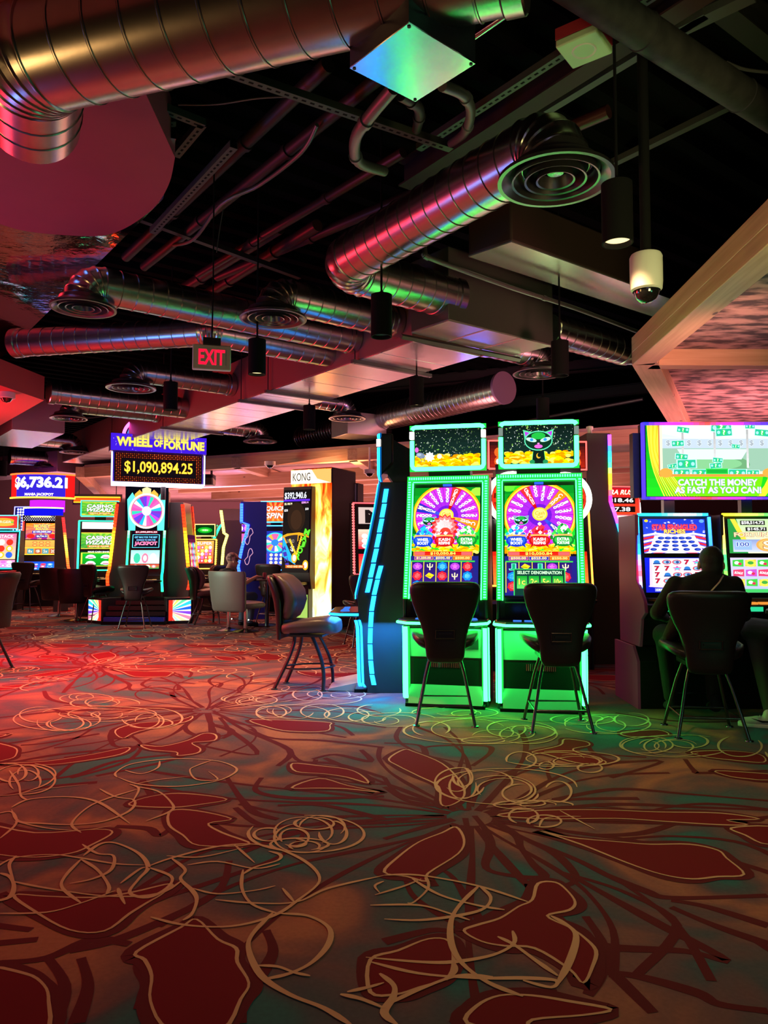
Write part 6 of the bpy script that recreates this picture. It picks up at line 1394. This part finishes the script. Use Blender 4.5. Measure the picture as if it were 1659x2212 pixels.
place(s1, ((1527 - 829.5) / FPX * 5.85, 5.98, 0), -8, 'black stool holding the dark haired player at the right').scale = (1.07, 1.0, .955)
sb = stool_b('dark curved stool seen from the side beside the cyan lit machine', ((664 - 829.5) / FPX * 7.9, 7.95, 0), -101)
lc = place(sb, (-4.80, 9.1, 0), 80, 'stool with red light coloured into its backrest, cut by the left frame edge')
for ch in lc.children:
    if ch.name.startswith('backrest'): ch.data = ch.data.copy(); ch.data.materials[0] = M_vredlit  # backrest colour stands in for red light falling on it
place(s1, (Fp(290, 14.0).x, 14.15, 0), 3, 'maroon tinted stool in front of the wheel topped machine')
place(s1, Fp(213, 15.2), -40, 'dark stool turned aside before the green wizard machine')
place(s1, Fp(62, 18.2), -6, 'far dark stool in front of the three screen machine')
place(s1, Fp(590, 15.4), -20, 'dark stool behind the table with the drink can', s=1.0)
place(sb, Fp(446, 14.9), -60, 'dark stool left of the grey seat and capped player', s=.95)
place(sb, Fp(462, 17.0), 50, 'second dark stool behind the capped player', s=.95)
place(s1, Fp(775, 11.5) + V((.05, 0, 0)), 20, 'pale lit stool in the gap left of the cyan lit machine', s=.92)
tub_seat('wide grey tub seat on two posts behind the capped player', Fp(512, 13.5), -32, M_vgrey)
tub_seat('black pedestal seat nearest the orange lit panel', Fp(130, 16.6), -10, M_vinyl, .62, (0,))
tub_seat('black pedestal seat beside the green wizard machine stool', Fp(168, 15.6), 12, M_vinyl, .66, (0,))
# small games table with a can
tp_ = Fp(578, 14.5); root = thing('pedestal_table', 'low dark table by the capped player', 'table', tp_)
MB().lathe([(.001, .86), (.38, .86), (.4, .875), (.38, .89), (.001, .89)], 32).build('table_top', M_black, root); MB().tube([(0, 0, .03), (0, 0, .86)], .04, 14).build('post', M_steel, root); MB().lathe([(.3, 0), (.28, .02), (.05, .04)], 28).build('base_disc', M_steel, root)
root = thing('drink_can', 'red and silver drink can standing on the dark table', 'can', (tp_.x - .02, tp_.y - .2, .89))
MB().lathe([(.001, 0), (.024, 0), (.033, .012), (.033, .11), (.025, .122), (.001, .122)], 20, col=(.65, .15, .2)).build('can_body', P_col, root); MB().lathe([(.001, .122), (.026, .122), (.027, .126), (.001, .126)], 20).build('lid', M_chrome, root)

# ---------------------------------------------------------------- people
M_skin = mat('skin', (.42, .22, .15), .5, noise=(20, (.46, .25, .17), .2)); M_skin2 = mat('skin_tone', (.6, .34, .26), .5, noise=(20, (.55, .3, .22), .2))
M_blackcloth = mat('black_cloth', (.009, .008, .009), .9, bump=(60, .4, .006)); M_hair = mat('black_hair', (.006, .005, .005), .6, bump=(120, .6, .006)); M_jean = mat('blue_denim', (.06, .1, .17), .85, bump=(80, .3, .004))
M_khaki = mat('dark_grey_cloth', (.04, .04, .036), .85, bump=(60, .3, .006)); M_sneak = mat('pale_trainer', (.62, .6, .58), .5); M_cap = mat('patterned_cap', (.6, .36, .34), .8, noise=(17, (.12, .07, .08), .05))
def fuse(name, mt, parent, caps=(), ells=(), vox=.011, sm=6, extra=None):
    """one continuous surface grown from tapered limbs"""
    mb = MB()
    for p, r0, q, r1 in caps:
        p, q = V(p), V(q); mb.tube([p + (q - p) * (i / 4) for i in range(5)], [r0 + (r1 - r0) * i / 4 for i in range(5)], 12)
        mb.ell(p, (r0,) * 3, 12, 8); mb.ell(q, (r1,) * 3, 12, 8)
    for e in ells: mb.ell(e[0], e[1], 18, 12, M=None if len(e) < 3 else e[2])
    o = mb.build(name, mt, parent); m = o.modifiers.new('fuse', 'REMESH'); m.mode = 'VOXEL'; m.voxel_size = vox; m.use_smooth_shade = True
    s = o.modifiers.new('soften', 'SMOOTH'); s.iterations = sm; s.factor = .5
    return o
def hand(wrist, d, up, s=1.0, curl=.5, thumb=1):
    """palm, four unequal bent fingers and a side thumb, as tapered links"""
    d = V(d).normalized(); up = V(up); up = (up - d * up.dot(d)).normalized(); sd = d.cross(up); w = V(wrist); out = []
    for k, o_ in enumerate((-.03, -.01, .01, .03)):
        b = w + d * .02 * s + sd * o_ * .6 * s; k0 = w + d * (.09 - abs(o_) * .15) * s + sd * o_ * s; out.append((b, .015 * s, k0, .0115 * s))
        L = (.062, .075, .07, .052)[k] * s; c0 = (d * cos(curl * .6) - up * sin(curl * .6)); c1 = (d * cos(curl * 1.5) - up * sin(curl * 1.5)); c2 = (d * cos(curl * 2.3) - up * sin(curl * 2.3))
        a = k0 + c0 * L * .45; b2 = a + c1 * L * .32; e = b2 + c2 * L * .25; out += [(k0, .0095 * s, a, .009 * s), (a, .009 * s, b2, .0083 * s), (b2, .0083 * s, e, .0072 * s)]
    t0 = w + d * .025 * s + sd * .025 * thumb * s; t1 = t0 + (d * .6 + sd * thumb * .7 - up * .2).normalized() * .04 * s; t2 = t1 + (d * .85 + sd * thumb * .3 - up * .3).normalized() * .032 * s
    out += [(t0, .014 * s, t1, .011 * s), (t1, .0105 * s, t2, .0085 * s)]; return out
def headcaps(c, f, up=(0, 0, 1), s=1.0):
    """skull, jaw, nose, ears, eye brows and lips around centre c, facing f"""
    f = V(f).normalized(); up = V(up).normalized(); f = (f - up * f.dot(up)).normalized(); sd = f.cross(up); c = V(c)
    M = Matrix((( sd.x, f.x, up.x, c.x), (sd.y, f.y, up.y, c.y), (sd.z, f.z, up.z, c.z), (0, 0, 0, 1)))
    ells = [((0, -.012 * s, .03 * s), (.075 * s, .092 * s, .085 * s), M), ((0, .022 * s, -.045 * s), (.058 * s, .066 * s, .062 * s), M), ((0, .088 * s, -.018 * s), (.013 * s, .02 * s, .02 * s), M), ((0, .075 * s, -.055 * s), (.024 * s, .015 * s, .009 * s), M), ((0, .07 * s, -.088 * s), (.02 * s, .018 * s, .016 * s), M)]
    for sx in (-1, 1): ells += [((sx * .078 * s, -.008 * s, -.012 * s), (.01 * s, .018 * s, .03 * s), M), ((sx * .03 * s, .078 * s, .018 * s), (.02 * s, .012 * s, .007 * s), M)]
    return ells, M
# player seated on the right stool, seen from behind
pr = place_r = thing('person', 'seated person in black with black hair and a pale neck strap, seen from behind', 'person', (2.56, 6.2, -.03), -6)
HC = (.1, .0, 1.33)
he, HM = headcaps(HC, (.12, 1, -.12), s=1.22)
neck = [((.07, -.06, 1.14), .062, (.085, -.01, 1.28), .055)]
armL = [((-.19, -.03, 1.17), .058, (-.33, .0, .93), .05), ((-.33, .0, .93), .046, (-.2, .27, .87), .032)]
armR = [((.27, -.03, 1.17), .058, (.36, .04, .92), .05), ((.36, .04, .92), .046, (.26, .29, .89), .032)]
torso = [((.03, -.03, .72), .15, (.04, -.04, .95), .15), ((-.1, -.05, 1.12), .1, (.18, -.05, 1.12), .1), ((.04, -.04, .95), .15, (.04, -.05, 1.12), .12)]
legs = [((-.07, -.02, .7), .1, (-.2, .34, .72), .075), ((-.2, .34, .72), .068, (-.16, .3, .2), .045), ((.12, -.02, .7), .1, (.2, .36, .72), .075), ((.2, .36, .72), .068, (.2, .34, .2), .045)]
fuse('body', M_skin, pr, neck + armL + armR + [(a, r0 * .8, b, r1 * .8) for a, r0, b, r1 in torso + legs] + hand((-.2, .27, .87), (.4, 1, -.05), (0, 0, 1), 1, .5, 1) + hand((.26, .29, .89), (-.1, 1, -.05), (0, 0, 1), 1, .5, -1), he, vox=.009, sm=4)
fuse('jacket', M_blackcloth, pr, torso + [((a), r0 * 1.2, b, r1 * 1.25) for a, r0, b, r1 in armL + armR] + [((-.1, -.04, 1.16), .075, (.07, -.06, 1.22), .075), ((.22, -.04, 1.16), .075, (.07, -.06, 1.22), .075), ((-.26, -.05, .74), .05, (-.1, -.06, .98), .1), ((-.27, .05, .68), .05, (-.12, .0, .78), .1)], (), .014, 8)
fuse('trousers', M_blackcloth, pr, [(a, r0 * 1.12, b, r1 * 1.25) for a, r0, b, r1 in legs] + [((-.07, -.02, .7), .13, (.12, -.02, .7), .13)], (), .014, 6)
fuse('hair', M_hair, pr, (), [((0, -.025, .042), (.096, .112, .106), HM), ((0, -.06, -.02), (.084, .07, .1), HM), ((.0, -.05, .1), (.06, .06, .05), HM)] + [((sx * .07, -.02, .02), (.02, .05, .06), HM) for sx in (-1, 1)], .01, 3)
for sx, x in ((-1, -.16), (1, .2)):
    fuse('shoe', M_blackcloth, pr, [((x, .28, .14), .045, (x, .3, .2), .04), ((x, .27, .13), .045, (x, .42, .11), .036)], (), .012, 4)
MB().tube([(.04, -.185, 1.12), (.11, -.165, 1.19), (.155, -.11, 1.235), (.155, -.03, 1.25), (.11, .06, 1.22)], .011, 8, sq=.4, col=(.62, .52, .48)).build('neck_strap', P_col, pr)
# second player: only knee, shin and trainer reach into the frame
pr = thing('person', 'person in dark trousers and pale trainers cut off by the right frame edge', 'person', (3.42, 6.22, 0), 5)
legs = [((.0, -.02, .7), .105, (-.25, .3, .73), .08), ((-.25, .3, .73), .072, (-.3, -.02, .12), .048), ((.18, -.02, .7), .105, (.24, .36, .73), .08), ((.24, .36, .73), .07, (.22, .3, .16), .048)]
tor = [((.08, -.04, .74), .15, (.08, -.05, 1.0), .15), ((-.06, -.05, 1.14), .1, (.22, -.05, 1.14), .1), ((.08, -.05, 1.0), .15, (.08, -.05, 1.14), .12)]
he, HM = headcaps((.08, .02, 1.46), (0, 1, -.1), s=1.1)
arms = [((-.13, -.04, 1.19), .056, (-.22, .04, .94), .046), ((-.22, .04, .94), .044, (-.08, .28, .9), .03), ((.31, -.04, 1.19), .056, (.38, .04, .94), .046), ((.38, .04, .94), .044, (.28, .28, .9), .03)]
fuse('body', M_skin2, pr, [((.08, -.05, 1.2), .058, (.08, 0, 1.38), .052)] + arms + [(a, r0 * .8, b, r1 * .8) for a, r0, b, r1 in legs + tor] + hand((-.08, .28, .9), (.3, 1, 0), (0, 0, 1), 1, .5, 1) + hand((.28, .28, .9), (-.3, 1, 0), (0, 0, 1), 1, .5, -1), he, vox=.01, sm=4)
fuse('shirt', M_blackcloth, pr, tor + [(a, r0 * 1.2, b, r1 * 1.2) for a, r0, b, r1 in arms], (), .015, 6)
fuse('trousers', M_khaki, pr, [(a, r0 * 1.1, b, r1 * 1.4) for a, r0, b, r1 in legs] + [((0, -.02, .7), .13, (.18, -.02, .7), .13)], (), .012, 4)
fuse('hair', M_hair, pr, (), [((0, -.025, .042), (.088, .1, .095), HM)], .012, 3)
def trainer(x, y, a, z0=0.0):
    M = Matrix.Translation((x, y, z0)) @ Matrix.Rotation(R(a), 4, 'Z')
    o = fuse('shoe', M_sneak, pr, [tuple(M @ V(q) if i % 2 == 0 else q for i, q in enumerate(c)) for c in (((0, -.04, .06), .042, (0, .08, .045), .04), ((0, .08, .045), .042, (0, .19, .036), .033), ((0, -.03, .1), .045, (0, .0, .1), .045), ((-.012, .08, .05), .038, (-.01, .17, .035), .03), ((.012, .08, .05), .038, (.01, .17, .035), .03))], (), .008, 4)
    MB().loft([sring(0, y_, .014, w, .016, 20, 5, 'y') for y_, w in ((-.085, .03), (-.07, .04), (0, .042), (.1, .048), (.19, .042), (.225, .022))], M=M).build('sole', mat('white_sole', (.75, .74, .7), .5), o)
    for s in (-1, 1):
        MB().add([tuple(M @ V((s * (.049 if y_ < .13 else .046), y_, z_))) for y_, z_ in ((-.035, .082), (.0, .05), (.05, .045), (.135, .075), (.05, .06), (.01, .062))], [(0, 1, 2, 3, 4, 5)]).build('curved_mark', M_matte, o)
    for k in range(4): MB().tube([M @ V((-.026, .035 + k * .024, .092 - k * .008)), M @ V((0, .04 + k * .024, .1 - k * .008)), M @ V((.026, .035 + k * .024, .092 - k * .008))], .0035, 6).build('lace', M_white, o)
trainer(-.36, -.06, 62); trainer(.22, .28, 0, .1)
place(s1, (3.44, 6.15, 0), 4, 'black stool mostly beyond the right frame edge', s=1.0)
# capped player at the table
pr = thing('person', 'seated person in a patterned cap and dark top reaching to the table', 'person', (Fp(491, 14.0).x, 14.05, 0), -48); pr.scale = (1.08, 1.08, 1.04)
he, HM = headcaps((.0, .1, 1.18), (.1, 1, -.2), (0, .15, 1), 1.12)
arms = [((-.17, .0, .98), .055, (-.26, .12, .78), .045), ((-.26, .12, .78), .042, (-.1, .38, .86), .03), ((.17, .0, .98), .055, (.26, .16, .78), .045), ((.26, .16, .78), .042, (.2, .46, .9), .03)]
tor = [((0, -.05, .52), .15, (0, -.03, .8), .15), ((-.12, -.02, .94), .095, (.12, -.02, .94), .095), ((0, -.03, .8), .15, (0, 0, .96), .11)]
legs = [((-.09, 0, .52), .095, (-.12, .42, .54), .07), ((-.12, .42, .54), .065, (-.12, .36, .1), .045), ((.09, 0, .52), .095, (.14, .42, .54), .07), ((.14, .42, .54), .065, (.14, .36, .1), .045)]
fuse('body', M_skin2, pr, [((0, .0, 1.0), .055, (0, .06, 1.12), .05)] + arms + [(a, r0 * .8, b, r1 * .8) for a, r0, b, r1 in tor + legs] + hand((-.1, .38, .86), (.4, 1, .1), (0, 0, 1), 1, .6, 1) + hand((.2, .46, .9), (0, 1, 0), (0, 0, 1), 1, .6, -1), he, vox=.011, sm=3)
fuse('shirt', M_blackcloth, pr, tor + [(a, r0 * 1.2, a + (V(b) - V(a)) * .9 if 0 else b, r1 * 1.2) for a, r0, b, r1 in (arms[0], arms[2])], (), .015, 6)
fuse('jeans', M_jean, pr, [(a, r0 * 1.12, b, r1 * 1.3) for a, r0, b, r1 in legs] + [((-.09, 0, .52), .13, (.09, 0, .52), .13)], (), .014, 6)
fuse('cap', M_cap, pr, [(HM @ V((-.05, .07, .07)), .012, HM @ V((-.04, .16, .045)), .01), (HM @ V((.05, .07, .07)), .012, HM @ V((.04, .16, .045)), .01), (HM @ V((0, .07, .075)), .014, HM @ V((0, .17, .045)), .01), (HM @ V((-.025, .07, .072)), .013, HM @ V((-.02, .17, .045)), .01), (HM @ V((.025, .07, .072)), .013, HM @ V((.02, .17, .045)), .01)], [((0, -.015, .055), (.098, .115, .1), HM)], .011, 3)
for x in (-.12, .14): fuse('shoe', M_blackcloth, pr, [((x, .34, .06), .05, (x, .5, .045), .04)], (), .012, 3)
# distant seated player in the gap
pr = thing('person', 'distant seated person in grey beyond the cyan lit machine', 'person', (Fp(776, 16).x, 16.0, 0), 10)
he, HM = headcaps((0, .05, 1.3), (0, 1, -.1), s=1.05)
tor = [((0, 0, .55), .15, (0, 0, .85), .15), ((-.13, 0, 1.0), .1, (.13, 0, 1.0), .1), ((0, 0, .85), .15, (0, 0, 1.0), .12)]; arms = [((-.19, 0, 1.04), .055, (-.27, .08, .8), .045), ((-.27, .08, .8), .042, (-.16, .34, .86), .03), ((.19, 0, 1.04), .055, (.27, .08, .8), .045), ((.27, .08, .8), .042, (.16, .34, .86), .03)]
legs = [((-.09, 0, .55), .1, (-.1, .42, .56), .075), ((-.1, .42, .56), .065, (-.1, .38, .06), .045), ((.09, 0, .55), .1, (.1, .42, .56), .075), ((.1, .42, .56), .065, (.1, .38, .06), .045)]
fuse('body', M_skin2, pr, [((0, 0, 1.08), .055, (0, .02, 1.22), .05)] + arms + [(a, r0 * .8, b, r1 * .8) for a, r0, b, r1 in tor + legs] + hand((-.16, .34, .86), (.2, 1, 0), (0, 0, 1), 1, .5, 1) + hand((.16, .34, .86), (-.2, 1, 0), (0, 0, 1), 1, .5, -1), he, vox=.012, sm=3)
fuse('hooded_top', mat('grey_cloth', (.3, .26, .27), .9), pr, tor + [(a, r0 * 1.2, b, r1 * 1.2) for a, r0, b, r1 in arms], (), .016, 5); fuse('trousers', M_blackcloth, pr, [(a, r0 * 1.12, b, r1 * 1.3) for a, r0, b, r1 in legs], (), .016, 4); fuse('hair', M_hair, pr, (), [((0, -.025, .042), (.088, .1, .095), HM)], .012, 3)
tub_seat('pale blue lit pedestal seat under the distant player in grey', Fp(776, 16) + V((.02, -.02, 0)), 8, M_vgrey, .5, (0,))
